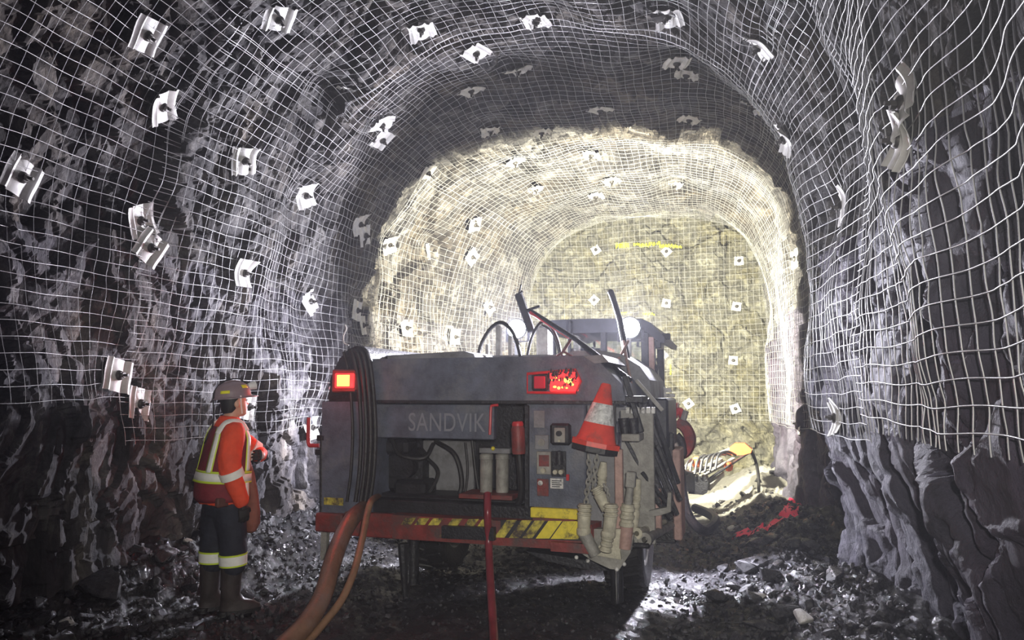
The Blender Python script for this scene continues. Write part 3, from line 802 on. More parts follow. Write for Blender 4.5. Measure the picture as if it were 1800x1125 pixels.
# rear recess and what stands in it
m=MB(); pbox(m,655,700,930,905,0.75,0.80,0); pbox(m,655,884,940,912,0.0,0.8,0.01); jpart('recess_wall',m,dark)
m=MB(); pbox(m,742,775,832,884,0.50,0.56,0.01); jpart('radiator_plate',m,paint_lt)
m=MB(); pbox(m,664,790,738,870,0.30,0.62,0.06); pbox(m,672,772,715,800,0.25,0.5,0.03); pbox(m,690,845,745,884,0.20,0.5,0.03)
c=jl(715,820,0.3); m.tube([(c.x,0.22,c.z),(c.x,0.35,c.z)],0.10,18); jpart('engine_block',m,dark)
def jt(name,pts,r,mt,parent=None,n=8,steps=36,label=None):
    m=MB(); m.tube(spline([jl(*p) for p in pts],steps),r,n); return jpart(name,m,mt,parent,label)
for pts,r in (([(765,775,.4),(800,800,.36),(812,850,.36),(800,890,.3)],.022),([(745,800,.4),(770,830,.34),(752,870,.3),(735,892,.2)],.018),
              ([(830,775,.42),(836,830,.40),(845,885,.36)],.014),([(690,775,.24),(705,800,.2),(745,805,.24),(762,780,.35)],.02),([(818,778,.45),(822,830,.42),(815,885,.35)],.012)):
    jt('recess_hose',pts,r,black)
m=MB()
pbox(m,842,788,896,797,0.10,0.22,0.004); flt=jpart('filter_bracket',m,paint_lt)
for px_ in (855,883):
    m=MB(); t=jl(px_,797,0.16); b=jl(px_,868,0.16)
    m.lathe([(0.030,b.z),(0.052,b.z+0.015),(0.054,b.z+0.10),(0.054,t.z-0.05),(0.058,t.z-0.045),(0.058,t.z-0.012),(0.045,t.z)],Matrix.Translation((t.x,0.16,0)),18); m.build('oil_filter',greyst,flt,0.6)
m=MB(); c=jl(868,788,0.12); m.ball((c.x,0.1,c.z),0.018); m.build('filter_knob',yellow,flt,0.9)
m=MB(); pbox(m,806,870,900,878,-0.02,0.3,0.004); jpart('filter_shelf',m,red_p)
jt('panel_handle',[(876,712,-.02),(866,713,-.03),(863,717,-.03),(862,740,-.03),(861,764,-.03)],.011,red_b)

# control column
m=MB(); pbox(m,925,709,1030,905,0.02,0.6,0.012); col=jpart('control_column',m,paint)
m=MB(); pbox(m,922,712,929,905,-0.01,0.04,0.004); m.build('column_edge',dark,col,None)
def sub(name,mt,*boxes):
    m=MB()
    for (x0,y0,x1,y1,l0,l1,bv) in boxes: pbox(m,x0,y0,x1,y1,l0,l1,bv)
    return m.build(name,mt,col,0.5)
sub('upper_sign',paint_lt,(938,722,957,752,0.012,0.02,0.002))
sub('valve_plate',paint_lt,(940,765,964,790,0.0,0.02,0.003)); 
m=MB(); pcyl(m,952,778,0.0,0.028,-0.012,0.005); m.build('valve_knob',greyst,col,0.6)
sub('switch_box',dark,(966,744,1003,783,-0.03,0.02,0.02))
sub('switch_face',greyst,(974,752,993,778,-0.038,-0.03,0.004))
m=MB(); pcyl(m,983,762,-0.04,0.022,-0.065,-0.035); m.build('round_switch',dark,col,0.6)
m=MB(); pcyl(m,983,775,-0.04,0.009,-0.05,-0.035,10); m.build('switch_lamp',cream,col,0.6)
sub('gauge_panel',greyst,(943,794,968,834,-0.01,0.02,0.004)); sub('gauge_sign',red_p,(947,800,965,820,-0.014,-0.01,0.002))
m=MB(); pcyl(m,955,827,-0.012,0.02,-0.03,-0.005); m.build('round_gauge',cream,col,0.6)
sub('socket_recess',dark,(969,793,995,838,0.008,0.02,0.004))
m=MB()
for px_ in (978,988): pcyl(m,px_,829,0.0,0.018,-0.05,0.01,14)
m.build('brass_sockets',cream,col,0.6)
m=MB(); c=jl(983,805,-.02); m.lathe([(0.03,-0.05),(0.034,0.0),(0.024,0.05),(0.0,0.06)],Matrix.Translation((c.x,-0.02,c.z)),14); m.build('plug_cap',dark,col,0.6)
wl=sub('white_sign',white_l,(967,841,990,859,0.008,0.02,0.002)); sub('red_sign',red_p,(944,842,964,872,0.010,0.02,0.002))
m=MB()
for i in range(4): pbox(m,970,844.5+3.4*i,987-(i%2)*3,846+3.4*i,0.0055,0.009,0)
m.build('sign_text_lines',dark,wl if False else col,None)
m=MB(); pcyl(m,950,849,0.008,0.02,0.0,0.01); m.build('warning_disc',white_l,col,0.6)
sub('red_marker',red_b,(995,834,1000,845,0.0,0.02,0.002))
m=MB(); pbox(m,932,894,1015,912,-0.03,0.05,0.006); jpart('yellow_step_edge',m,yellow)
m=MB(); pbox(m,936,912,1010,918,-0.04,0.1,0.003); jpart('red_step_strip',m,red_p)
# frosty dusty side sheet right of the column
m=MB(); pbox(m,1000,712,1082,945,0.10,0.16,0.006); jpart('corner_sheet',m,paint_lt)

# left side: reel housing with its rounded cover and tail lamp
m=MB(); P=jpoly([(566,706),(566,905),(655,905),(655,706)],0.0); m.prism(P,0.0,1.3); cabn=jpart('side_cabinet',m,paint)
m=MB(); P=jpoly([(578,706),(581,664),(596,632),(612,614),(626,608),(640,609),(650,622),(656,650),(659,706)],0.02); m.prism(P,0.02,1.2); jpart('reel_cover',m,dark,None,None,0.5)
for k,(ox,ly) in enumerate(((0,-.03),(-8,-.05),(-16,-.06),(-25,-.05),(-40,-.03))):
    pts=[(636+ox*0.8,612+abs(ox)*0.15,ly),(646+ox,622+abs(ox)*.1,ly),(653+ox,655,ly),(658+ox,710,ly),(660+ox,765,ly),(657+ox,830,ly),(650+ox,882,ly)]
    jt('reel_hose',pts,.019 if k<4 else .014,black,None,8,48)
jt('reel_hook',[(607,571,.05),(609,578,.05),(604,590,.05),(605,602,.05),(613,607,.05)],.006,white_l)
m=MB(); pbox(m,583,649,627,690,-0.05,0.05,0.01); hs=jpart('tail_lamp_housing',m,red_p)
m=MB(); pbox(m,588,656,622,682,-0.068,-0.05,0.01); m.build('tail_lens',redlens,hs,0.6).__setitem__('label','glowing red tail lamp lens')
m=MB(); pbox(m,592,659,614,679,-0.074,-0.068,0.003); m.build('tail_bulb',amberlens,hs,0.6).__setitem__('label','yellow hot bulb of the tail lamp')
m=MB(); pbox(m,585,685,624,688,-0.075,-0.04,0.002); pbox(m,585,651,624,653,-0.075,-0.04,0.002); m.build('lamp_guard',red_p,hs,None)
m=MB(); pbox(m,569,875,603,888,-0.006,0.0,0.001); m.build('yellow_strip',yellow_w,cabn,None)
m=MB(); pbox(m,553,903,600,936,-0.06,0.4,0.012); jpart('corner_step',m,red_p)
jt('side_pipe',[(567,768,.02),(566,820,.02),(566,905,.02)],.022,dark)
m=MB(); pbox(m,553,790,566,800,0.0,0.06,.004); pbox(m,556,765,570,775,0,0.06,.004); jpart('pipe_clamp',m,dark)
jt('side_rail',[(543,734,.1),(542,760,.1),(543,781,.1),(550,783,.1),(562,783,.1)],.018,red_b)
m=MB(); pbox(m,563,935,573,985,0.1,0.16,0.004); jpart('corner_leg',m,greyst)
# jacks
def jack(px_,top,foot,ly,r,mt,name):
    m=MB(); t=jl(px_,top,ly); f=jl(px_,foot,ly); fz=max(f.z,floor_z(*(JM@f).xy)-0.01)
    m.tube([(t.x,ly,t.z),(t.x,ly,f.z)],r,12); return jpart(name,m,mt)
jack(1083,985,1061,-0.02,.013,chrome,'jack_rod')
m=MB(); c=jl(1083,998,0.12); m.tube([(c.x,0.16,0.55),(c.x,0.16,0.03)],.05,12); jpart('jack_leg',m,dark)
t=jl(708,955,-.05); f=jl(713,1062,-.05); m=MB(); m.tube([(t.x,-.05,t.z),((t.x+f.x)/2,-.05,(t.z+f.z)/2),(f.x,-.05,f.z)],[.045,.032,.016],10); jpart('jack_leg',m,dark)
t=jl(727,960,.25); f=jl(727,1026,.25); m=MB(); m.tube([(t.x,.25,t.z+.1),(t.x,.25,f.z)],.05,12); jl_o=jpart('jack_leg',m,dark)
m=MB(); m.tube([(t.x-.02,.19,t.z),(t.x-.02,.19,f.z+.02)],.012,10); m.build('jack_rod',chrome,jl_o,0.6)

# right rear guard lamp
c=[jl(a,b,-.03) for a,b in ((927,657),(1012,650),(1021,670),(1012,691),(927,690))]
m=MB(); m.tube([p for p in c],.012,8,False,1.0,True); gd=jpart('lamp_guard',m,red_b)
m=MB(); pbox(m,934,657,963,687,-0.035,0.0,0.012); m.build('square_housing',dark,gd,0.5)
m=MB(); pbox(m,938,661,958,683,-0.045,-0.03,0.008); m.build('square_lens',redlens_off,gd,0.5)
m=MB(); pbox(m,966,654,1016,689,-0.03,0.0,0.012); m.build('tail_lens',redlens,gd,0.5)
r_=random.Random(8); m=MB()
for (x,y,r) in ((996,668,.022),(1001,671,.02),(1005,667,.014),(977,664,.010),(984,668,.008),(975,680,.012),(982,682,.012),(989,681,.012),(996,682,.010),(1006,676,.010),(970,668,.006)):
    c=jl(x,y,-.036); m.ball((c.x,-.033,c.z),r,(1.0+.5*r_.random(),.25,.5+.6*r_.random()),8,6)
q=m.build('tail_bulb',amberlens,gd,0.9); q['label']='yellow hot spots showing through the mud'; q['kind']='stuff'
r_=random.Random(5); m=MB()
for k in range(90):
    x=r_.uniform(964,1014); y=651+abs(r_.gauss(2,13)); c=jl(x,y,-.05); m.ball((c.x,-.045,c.z),r_.uniform(.004,.013),(r_.uniform(.4,1.4),.4,r_.uniform(.5,2.2)),6,5)
m.build('mud_splash',dark,gd,0.9)['kind']='stuff'

# right corner: bars, plates, racks
m=MB(); pbox(m,1081,790,1095,990,-0.04,0.02,0.006); jpart('corner_bar',m,pinkbar)
m=MB(); pbox(m,1150,860,1162,940,0.45,0.52,0.006); jpart('corner_bar',m,pinkbar)
m=MB(); pbox(m,1092,720,1150,955,0.30,0.36,0.006); jpart('rack_plate',m,greyst)
m=MB(); P=jpoly([(1000,958),(1040,985),(1072,1000),(1088,1002),(1108,972),(1114,940),(1085,930),(1005,930)],-0.05); m.prism(P,-0.05,0.03); jpart('corner_plate',m,greyst)
m=MB(); P=jpoly([(1040,975),(1092,984),(1090,970),(1096,930),(1078,930)],-0.09); m.prism(P,-0.09,-0.06); jpart('skid_plate',m,cream)
m=MB(); P=jpoly([(925,968),(1040,985),(1072,1003),(1020,998),(960,985)],0.0); m.prism(P,-0.02,0.5); jpart('belly_plate',m,dark)
m=MB()
for px_,py_ in ((1013,980),(1033,986),(1084,1001),(1097,992)): c=jl(px_,py_,-.08); m.ball((c.x,-.075,c.z),.016)
jpart('bolt_heads',m,white_l)
for pts,w in ((((1098,660,.1),(1128,760,.1)),.05),(((1104,700,.35),(1190,905,.45)),.05),(((1122,705,.4),(1196,880,.5)),.045),(((1140,700,.5),(1192,850,.6)),.045),(((1098,770,.3),(1160,885,.35)),.04),(((1128,830,.3),(1185,900,.4)),.04),(((1110,830,.3),(1180,912,.4)),.035)):
    m=MB(); m.bar(jl(*pts[0]),jl(*pts[1]),w,w*0.8,bev=.006); jpart('rack_bar',m,dark)
m=MB(); P=jpoly([(1141,898),(1172,892),(1174,866),(1180,866),(1179,900),(1160,906),(1141,908)],0.25); m.prism(P,0.25,0.33); jpart('rack_bracket',m,greyst)
m=MB(); pbox(m,1097,696,1130,708,0.0,0.3,.006); pbox(m,1076,695,1082,760,0.02,0.05,0); jpart('upper_bracket',m,dark)
m=MB(); pbox(m,1092,763,1124,776,-.02,0.25,.006); cuph=jpart('bit_holder',m,greyst)
for px_ in (1096,1112):
    m=MB(); t=jl(px_,735,.05); b=jl(px_+4,772,.05); m.tube([t,t+(b-t)*.35,b],[.045,.04,.032],12); m.build('drill_bit',dark,cuph,0.6)
m=MB(); m.bar(jl(1118,668,.3),jl(1165,722,.3),.03,.03,bev=.004); m.build('stay_bar',greyst,jumbo,0.5)
m=MB()
for i in range(6): pbox(m,1100+i*9,716,1106+i*9,727,.2,.25,.002)
jpart('grille_lights',m,white_l)
m=MB(); pbox(m,1180,790,1197,950,.9,1.3,.01); jpart('mudguard_edge',m,pinkbar)
m=MB(); pbox(m,1150,760,1186,955,.9,1.0,.01); pbox(m,1125,700,1175,790,.8,1.6,.02); jpart('side_frame',m,dark)
# cab
CY0,CY1=2.05,3.45
m=MB(); P=jpoly([(962,563),(1040,560),(1128,560),(1143,567),(1169,594),(1168,603),(1158,601),(1136,583),(962,586)],CY0); m.prism(P,CY0,CY1); cabp=mat('dark_cab_paint',(0.035,0.036,0.044),0.6,0,0.3,6); cab=jpart('cab_roof',m,cabp,None,None,0.4)
def cpost(x0,y0,x1,y1,l0,l1,mt=dark,name='cab_post'):
    m=MB(); pbox(m,x0,y0,x1,y1,l0,l1,.006); return m.build(name,mt,cab,0.5)
zf=jz(1000,900,CY0)
cpost(963,583,975,780,CY0,CY0+.1); cpost(1056,583,1066,720,CY0,CY0+.08); cpost(1128,584,1141,780,CY0,CY0+.1); cpost(1140,592,1151,760,CY0+.02,CY0+.08,pinkbar,'door_frame')
a=jl(963,583,CY0).x; b=jl(1141,583,CY0).x; zt=jz(1050,580,CY0)
for xx in (a+.03,b-.03):
    m=MB(); m.box(xx-.04,xx+.04,CY1-.1,CY1,.8,zt,.006); m.build('cab_post',dark,cab,0.5)
m=MB(); m.box(a,b,CY0+.02,CY1-.02,.75,1.45,.02); m.build('cab_body',paint,cab,0.5)
m=MB(); m.box(a+.08,b-.1,CY0+.03,CY0+.036,1.45,zt-.01); m.build('rear_window',glass,cab,None)
m=MB(); m.box(a+.08,b-.1,CY1-.05,CY1-.044,1.45,zt-.01); m.build('front_window',glass,cab,None)
sx=jx(1025,640,2.6); m=MB(); m.box(sx-.22,sx+.22,2.7,2.82,1.3,jz(1025,612,2.7),.05); m.box(sx-.22,sx+.22,2.75,3.15,1.45,1.55,.04); m.build('cab_seat',seat_m,cab,0.6)
m=MB(); m.tube(spline([jl(1012,592,2.3),jl(1022,600,2.3),jl(1030,620,2.3),jl(1034,630,2.3)],12),.008,6); m.build('wiper',dark,cab,0.6)
m=MB(); m.tube([jl(1001,565,2.04),jl(1001,590,2.04)],.035,10); m.tube([jl(1001,590,2.04),jl(1001,640,2.0)],.02,8); m.build('roof_stay',dark,cab,0.6)
m=MB(); pbox(m,1157,586,1178,597,CY0+.1,CY0+.16,.006); m.build('mirror',dark,cab,0.6)
m=MB(); pbox(m,1150,598,1162,612,CY0+.05,CY0+.3,.01); pbox(m,1149,640,1156,680,CY0+.05,CY0+.2,.02); pbox(m,1149,612,1153,700,CY0+.1,CY0+.14,0); m.build('door_fittings',dark,cab,0.5)
m=MB(); m.tube(spline([jl(1156,665,2.1),jl(1159,672,2.1),jl(1159,690,2.1),jl(1158,715,2.1)],16),.012,8); m.build('grab_handle',greyst,cab,0.6)
m=MB(); m.tube(spline([jl(1154,630,2.1),jl(1157,640,2.1),jl(1155,650,2.1),jl(1153,655,2.1)],12),.012,8); m.build('door_hose',black,cab,0.6)

# flood lamps: rear pair, front pair
def flood(px_,py_,ly,facing,r=.105):
    c=jl(px_,py_,ly) if facing<0 else Vector((px_,ly,py_))
    m=MB(); M=mat_dir(c,c+Vector((0,-facing*-1.0*-1,0))) if False else mat_dir(c,c+Vector((0,-facing,0)))
    m.lathe([(0,.13),(r*.5,.13),(r*.8,.09),(r*1.12,.02),(r*1.12,-.012),(r*1.02,-.012),(r*1.0,0.0)],M,24)
    h=jpart('flood_lamp',m,dark)
    g=MB(); g.lathe([(r*.99,-.001),(r*.99,-.004),(0,-.008)],M,24); g.build('lamp_glass',lamplens,h,0.9).__setitem__('label','white glowing lamp glass')
    b=MB(); b.bar(c+Vector((-r*1.2,-facing*.05,0)),c+Vector((-r*1.2,-facing*.05,-.14)),.012,.03); b.bar(c+Vector((r*1.2,-facing*.05,0)),c+Vector((r*1.2,-facing*.05,-.14)),.012,.03); b.bar(c+Vector((-r*1.2,-facing*.05,-.14)),c+Vector((r*1.2,-facing*.05,-.14)),.03,.012); b.build('lamp_bracket',dark,h,0.5)
    return c
LAMPS=[JM@flood(908,578,2.15,-1),JM@flood(1107,576,1.95,-1)]
fzt=jz(1050,556,CY0)-.11
FL=[JM@flood(a+.15,fzt,CY1+.05,1,.075),JM@flood(b-.22,fzt,CY1+.05,1,.075)]
# lamp posts, boom stick and strut
for (px_,ly,y0) in ((908,2.24,596),(1107,2.0,594)):
    m=MB(); m.tube([jl(px_,y0,ly),jl(px_-1,640,ly)],.02,8); jpart('lamp_post',m,greyst)
m=MB(); m.bar(jl(911,516,1.1),jl(935,584,1.1),.075,.07,bev=.012); m.bar(jl(908,522,1.1),jl(918,512,1.05),.02,.02); m.tube([jl(916,500,1.12),jl(911,520,1.1)],.008,6); m.tube([jl(925,546,1.08),jl(949,538,1.08)],.014,8); jpart('boom_stick',m,dark)
m=MB(); m.tube([jl(930,545,1.05),jl(1010,595,.8),jl(1060,633,.5),jl(1108,668,.3)],[.022,.022,.026,.022],10); st=jpart('boom_strut',m,dark)
m=MB(); m.tube([jl(932,549,1.02),jl(1000,593,.85)],.016,8); m.build('strut_red_rod',red_b,st,0.6)
m=MB(); m.tube([jl(1006,593,.85),jl(989,619,.8)],.014,8); m.tube([jl(989,619,.8),jl(978,626,.8)],.01,8); m.tube([jl(989,617,.8),jl(1006,626,.8)],.01,8); m.tube([jl(988,619,.8),jl(988,628,.8)],.01,8); jpart('strut_foot',m,red_p)
m=MB(); m.tube([jl(1074,515,1.6),jl(1081,535,1.6),jl(1090,565,1.5),jl(1104,640,1.2)],[.032,.030,.032,.032],10); m.ball(jl(1073.5,514,1.6),.034); jpart('boom_rod',m,black)
m=MB(); m.tube([jl(1104,600,1.3),jl(1083,640,.9)],.014,8); m.tube([jl(1096,600,1.3),jl(1110,680,.6)],.014,8); jpart('lamp_stay',m,pinkbar)
# cable loops above the hood
jt('cable_loop',[(840,632,.9),(846,605,.9),(862,578,.9),(880,567,.9),(897,578,.9),(908,600,.9),(916,630,.9)],.019,black,None,8,60)
jt('cable_loop',[(926,630,1.0),(934,595,1.0),(946,572,1.0),(957,566,1.0),(970,577,1.0),(981,600,1.0),(987,630,1.0)],.016,black,None,8,60)
jt('cable_loop',[(985,628,1.1),(977,598,1.1),(967,580,1.1),(952,571,1.1)],.012,black,None,8,30)
m=MB(); pbox(m,871,572,880,632,1.2,1.25,.006); pbox(m,893,590,899,632,1.2,1.25,.004); pbox(m,853,605,858,632,1.2,1.24,.004); jpart('hood_posts',m,greyst)
m=MB(); pbox(m,838,624,990,634,.9,1.6,.008); jpart('hood_tray',m,paint_lt)
m=MB(); pbox(m,942,572,966,632,1.35,1.5,.02); jpart('exhaust_box',m,greyst)

# side: red hose bundle and drooping cable
m=MB(); pbox(m,1167,708,1190,736,1.9,2.2,.01); jpart('side_box',m,red_b)
jt('red_hose',[(1178,735,1.9),(1195,722,1.9),(1200,740,1.9),(1192,748,1.9)],.035,red_b)
jt('red_hose',[(1190,740,1.9),(1205,752,1.9),(1213,772,1.9),(1206,792,1.9),(1192,800,1.9)],.06,red_p)
jt('side_hose',[(1188,765,1.85),(1196,775,1.85),(1200,795,1.85),(1192,804,1.85)],.045,black)
m=MB(); m.bar(jl(1171,792,1.8),jl(1192,780,1.8),.07,.05,bev=.01); pbox(m,1168,796,1193,806,1.8,1.9,.01); m.tube([jl(1201,738,1.85),jl(1206,722,1.85)],.03,10); jpart('hose_clamp',m,greyst)
jt('drooping_cable',[(1193,800,1.85),(1196,830,1.85),(1201,875,1.85),(1211,908,1.8),(1225,926,1.8),(1240,932,1.9),(1254,923,2.0),(1257,912,2.2),(1244,902,2.6),(1222,893,3.0)],.050,black,None,10,80)
m=MB()
for (x0,y0,x1,y1) in ((1155,682,1180,690),(1158,692,1186,698),(1160,700,1184,706),(1165,680,1170,708)): pbox(m,x0,y0,x1,y1,2.1,2.14,.004)
jpart('side_steps',m,white_l)

# front drill boom seen past the right side
BY=4.6
m=MB(); P=jpoly([(1210,836),(1240,838),(1245,846),(1243,866),(1236,870),(1210,868)],BY); m.prism(P,BY,BY+.35); boom=jpart('drill_boom',m,dark,None,None,.5)
for k,(p0,p1,w) in enumerate((((1200,842,BY),(1268,808,BY+.7),.07),((1206,838,BY),(1278,812,BY+.7),.05),((1222,836,BY),(1284,814,BY+.7),.05),((1232,838,BY),(1290,806,BY+.8),.05),((1240,846,BY),(1322,792,BY+1.0),.035),((1195,826,BY+.2),(1296,786,BY+1.0),.07),((1243,858,BY+.1),(1268,832,BY+.6),.09))):
    m=MB(); m.bar(jl(*p0),jl(*p1),w,w*.8,bev=.008); m.build('feed_rail',(greyst,dark,greyst)[k%3],boom,.5)
m=MB(); P=jpoly([(1284,800),(1282,788),(1292,780),(1310,780),(1317,786),(1322,790),(1320,796),(1308,800)],BY+.8); m.prism(P,BY+.8,BY+1.05); m.build('drill_head',orange,boom,.5)
m=MB(); c=jl(1281,820,BY+.6); m.tube([(c.x,BY+.5,c.z),(c.x,BY+.75,c.z)],.06,14); m.build('orange_roller',orange,boom,.6)
m=MB(); pbox(m,1217,804,1230,822,BY+.1,BY+.3,.02); m.build('orange_block',orange,boom,.5)
m=MB()
r_=random.Random(3)
for k in range(7):
    x=1203+k*9; m.tube(spline([jl(x,838-k*2,BY-.05),jl(x+6,812-k*2,BY+.1),jl(x+22,806-k*2,BY+.3),jl(x+36,800,BY+.6)],14),.018,6)
m.build('boom_hoses',dark,boom,.6)
m=MB(); m.tube(spline([jl(1320,793,BY+1),jl(1328,810,BY+1),jl(1333,835,BY+1),jl(1334,866,BY+1)],20),.022,8); m.build('hanging_hose',black,boom,.6)
m=MB(); m.bar((.7,3.7,.75),jl(1225,850,BY+.2),.22,.26,bev=.02); m.build('boom_arm',dark,boom,.5)
m=MB(); m.bar((-.6,3.6,.75),(-.9,6.2,1.3),.24,.28,bev=.03); m.bar((-.9,6.2,1.3),(-.95,7.2,1.4),.16,.16,bev=.03); jpart('boom_base',m,red_p)
print('LAMPS',LAMPS,FL, 'tail', JM@jl(603,668,-.1), JM@jl(995,670,-.1))

# low side lamps, hidden behind the machine's flanks from here
for c,tg in ((Vector((-1.36,2.02,1.35)),Vector((-.4,-1,-.45))),(Vector((1.42,1.66,.70)),Vector((.25,-1,-.35)))):
    M=mat_dir(c,c+tg); m=MB(); m.lathe([(0,-.09),(.04,-.09),(.065,-.04),(.07,.0),(.062,.0)],M,18); h=jpart('side_lamp',m,dark)
    m=MB(); m.lathe([(.061,-.003),(0,-.006)],M,18); m.build('lamp_glass',lamplens,h,.9)
    m=MB(); q=c-tg.normalized()*.08; m.bar(q,(q.x-math.copysign(.35,q.x),q.y+.05,q.z),.03,.03); m.build('lamp_bracket',dark,h,.5)
# ------------------------------------------------------------------ things hung on or trailing from the machine
def dpt(px,py,d):
    "point on a pixel ray at forward camera depth d"
    v=CAM_ROT@Vector(((px-W/2)/F,-(py-H/2)/F,-1.0)); return CAM+v*d
def jw(px,py,ly): return JM@jl(px,py,ly)
def hose(name,pts,r,mt,label,cat='hose',group=None,n=12,steps=90):
    m=MB(); m.tube(spline(pts,steps),r,n); o=m.build(name,mt,None,0.9); tag(o,label,cat,group); return o
hose_or=mat('muddy_orange_hose',(0.155,0.088,0.056),0.4,0,0.3,9,0.2,70,dirt=(0.17,0.12,0.10),dirt_amt=0.4)
hose_br=mat('muddy_brown_hose',(0.22,0.13,0.075),0.45,0,0.3,9,0.2,70)
hose_rd=mat('dark_red_hose',(0.20,0.025,0.035),0.3,0,0.3,9)
hose('supply_hose',[jw(655,872,.35),jw(642,890,.05),dpt(622,908,5.75),dpt(602,942,5.45),dpt(584,990,5.15),dpt(566,1050,4.85),dpt(535,1100,4.6),dpt(495,1140,4.4),dpt(430,1210,4.0)],.062,hose_or,'thick orange-brown hose curving from the machine to the bottom edge',n=18)
hose('water_hose',[jw(667,872,.2),jw(661,874,.0),dpt(652,882,5.8),dpt(645,905,5.65),dpt(636,950,5.4),dpt(622,1005,5.1),dpt(600,1055,4.9),dpt(565,1100,4.7),dpt(535,1135,4.5),dpt(480,1200,4.1)],.026,hose_br,'thin brown hose beside the thick orange-brown hose')
hose('red_hose',[jw(857,868,-.1),jw(857,900,-.2),dpt(859,960,5.75),dpt(862,1020,5.45),dpt(865,1070,5.15),dpt(868,1115,4.85),dpt(872,1180,4.2)],.030,hose_rd,'dark red hose hanging straight down in front of the bumper')

# traffic cone
m=MB(); b=jw(1047,779,-.12); t=jw(1066,674,-.10); h=(t-b).length; M=mat_dir(b,t)
cone_red=mat('traffic_cone_red',(0.78,0.07,0.04),0.45,0,0.15,9,dirt=(0.35,0.08,0.06),dirt_amt=0.25)
band=mat('scuffed_reflective_band',(0.75,0.75,0.72),0.35,0,0.3,40,dirt=(0.30,0.30,0.29),dirt_amt=0.45)
R0=.155; rc=lambda z: R0+(0.036-R0)*z/h
m.lathe([(rc(0.02)+.01,0.012),(rc(.04),.04),(rc(h-.01),h-.01),(rc(h)*.8,h),(rc(h)*.6,h-.005)],M,28)
cone=m.build('traffic_cone',cone_red,None,0.7); tag(cone,'red traffic cone with grey reflective collar hung on the right rear corner','traffic cone')
m=MB(); m.lathe([(rc(h*.33)+.003,h*.33),(rc(h*.66)+.003,h*.66)],M,28); m.build('reflective_collar',band,cone,0.9)
m=MB(); q=.185; P=[]
for k in range(8):
    a=math.pi/8+k*math.pi/4; P.append((q*1.05*math.cos(a),q*1.05*math.sin(a)))
m.prism(P,-.022,.014,'z')
for v in m.bm.verts: v.co=M@v.co
m.build('cone_base',cone_red,cone,0.5)
m=MB(); m.prism([(x*.96,y*.96) for x,y in P],-.062,-.022,'z')
for v in m.bm.verts: v.co=M@v.co
m.build('rubber_foot',black,cone,0.5)
m=MB(); m.bar(jl(1066,730,-.02),jl(1066,790,.1),.03,.03); m.build('cone_peg',dark,jumbo,0.5)

# hose couplings on chains
def coupling(label,segs,mt=None,name='hose_coupling'):
    "segs: list of (pixel a, pixel b, r0, r1, kind); first becomes the thing's own mesh"
    root=None
    for k,(a,b_,r0,r1,kind,mm,ly) in enumerate(segs):
        A=jw(a[0],a[1],ly); B=jw(b_[0],b_[1],ly); L=(B-A).length; M=mat_dir(A,B); m=MB()
        if kind=='ring':
            pr=[(0,0),(r0*.8,0),(r0,.006)]; z=.012; nr=3
            for i in range(nr):
                z0=L*i/nr; z1=L*(i+.55)/nr; pr+=[(r0,z0+.008),(r0,z1),(r0*.84,z1+.004),(r0*.84,L*(i+1)/nr)]
            pr+=[(r1*.9,L),(0,L)]; m.lathe(pr,M,20)
        elif kind=='square':
            m.box(-r0,r0,-r0,r0,0,L,.008,M)
        elif kind=='pipe':
            m.lathe([(r0*.75,.0),(r0,0),(r1,L),(r1*.78,L),(r1*.72,L*.3),(0,L*.3)],M,20)
        else: m.lathe([(0,0),(r0*.92,0),(r0,.01),(r1,L-.01),(r1*.92,L),(0,L)],M,20)
        if root is None: root=m.build(name,mm or cream,None,0.6)
        else: m.build({'ring':'ribbed_collar','square':'square_end','pipe':'pipe_stub'}.get(kind,'coupling_body'),mm or cream,root,0.6)
    tag(root,label,'hose coupling','hose couplings on the right rear corner'); return root
c1_=coupling('upper muddy hose coupling on a chain just under the traffic cone',[((1058,838),(1061,812),.040,.026,'body',None,-.10),((1058,856),(1058,838),.038,.034,'ring',None,-.10),((1047,856),(1056,873),.048,.045,'ring',None,-.13),((1054,870),(1067,896),.046,.042,'pipe',None,-.13)])
c2_=coupling('left muddy hose coupling with grey elbow pipe, hanging lowest beside the yellow stripes',[((1027,906),(1028,886),.055,.050,'ring',None,-.16),((1026,936),(1027,905),.047,.050,'body',None,-.16),((1026,940),(1026,928),.054,.054,'body',None,-.16),((1026,936),(1047,976),.048,.046,'pipe',greyst,-.16)])
c3_=coupling('middle muddy ribbed hose coupling with coarse rings, in front of the pink bar',[((1074,908),(1074,886),.056,.052,'ring',None,-.18),((1070,938),(1074,906),.048,.050,'body',None,-.18),((1069,944),(1070,934),.055,.055,'body',None,-.18),((1064,970),(1069,942),.046,.046,'ring',None,-.18)])
c4_=coupling('right muddy hose coupling with square top end and pink pipe stub',[((1101,926),(1104,886),.056,.045,'ring',None,-.06),((1104,888),(1108,855),.030,.026,'body',greyst,-.06),((1108,857),(1110,829),.036,.036,'square',greyst,-.06),((1102,924),(1098,964),.050,.048,'pipe',pinkbar,-.06)])
c5_=coupling('slim muddy coupling standing behind the square-topped coupling',[((1120,870),(1121,842),.032,.028,'body',None,.12),((1117,905),(1120,868),.034,.034,'ring',None,.12),((1113,930),(1117,903),.036,.036,'body',None,.12)])
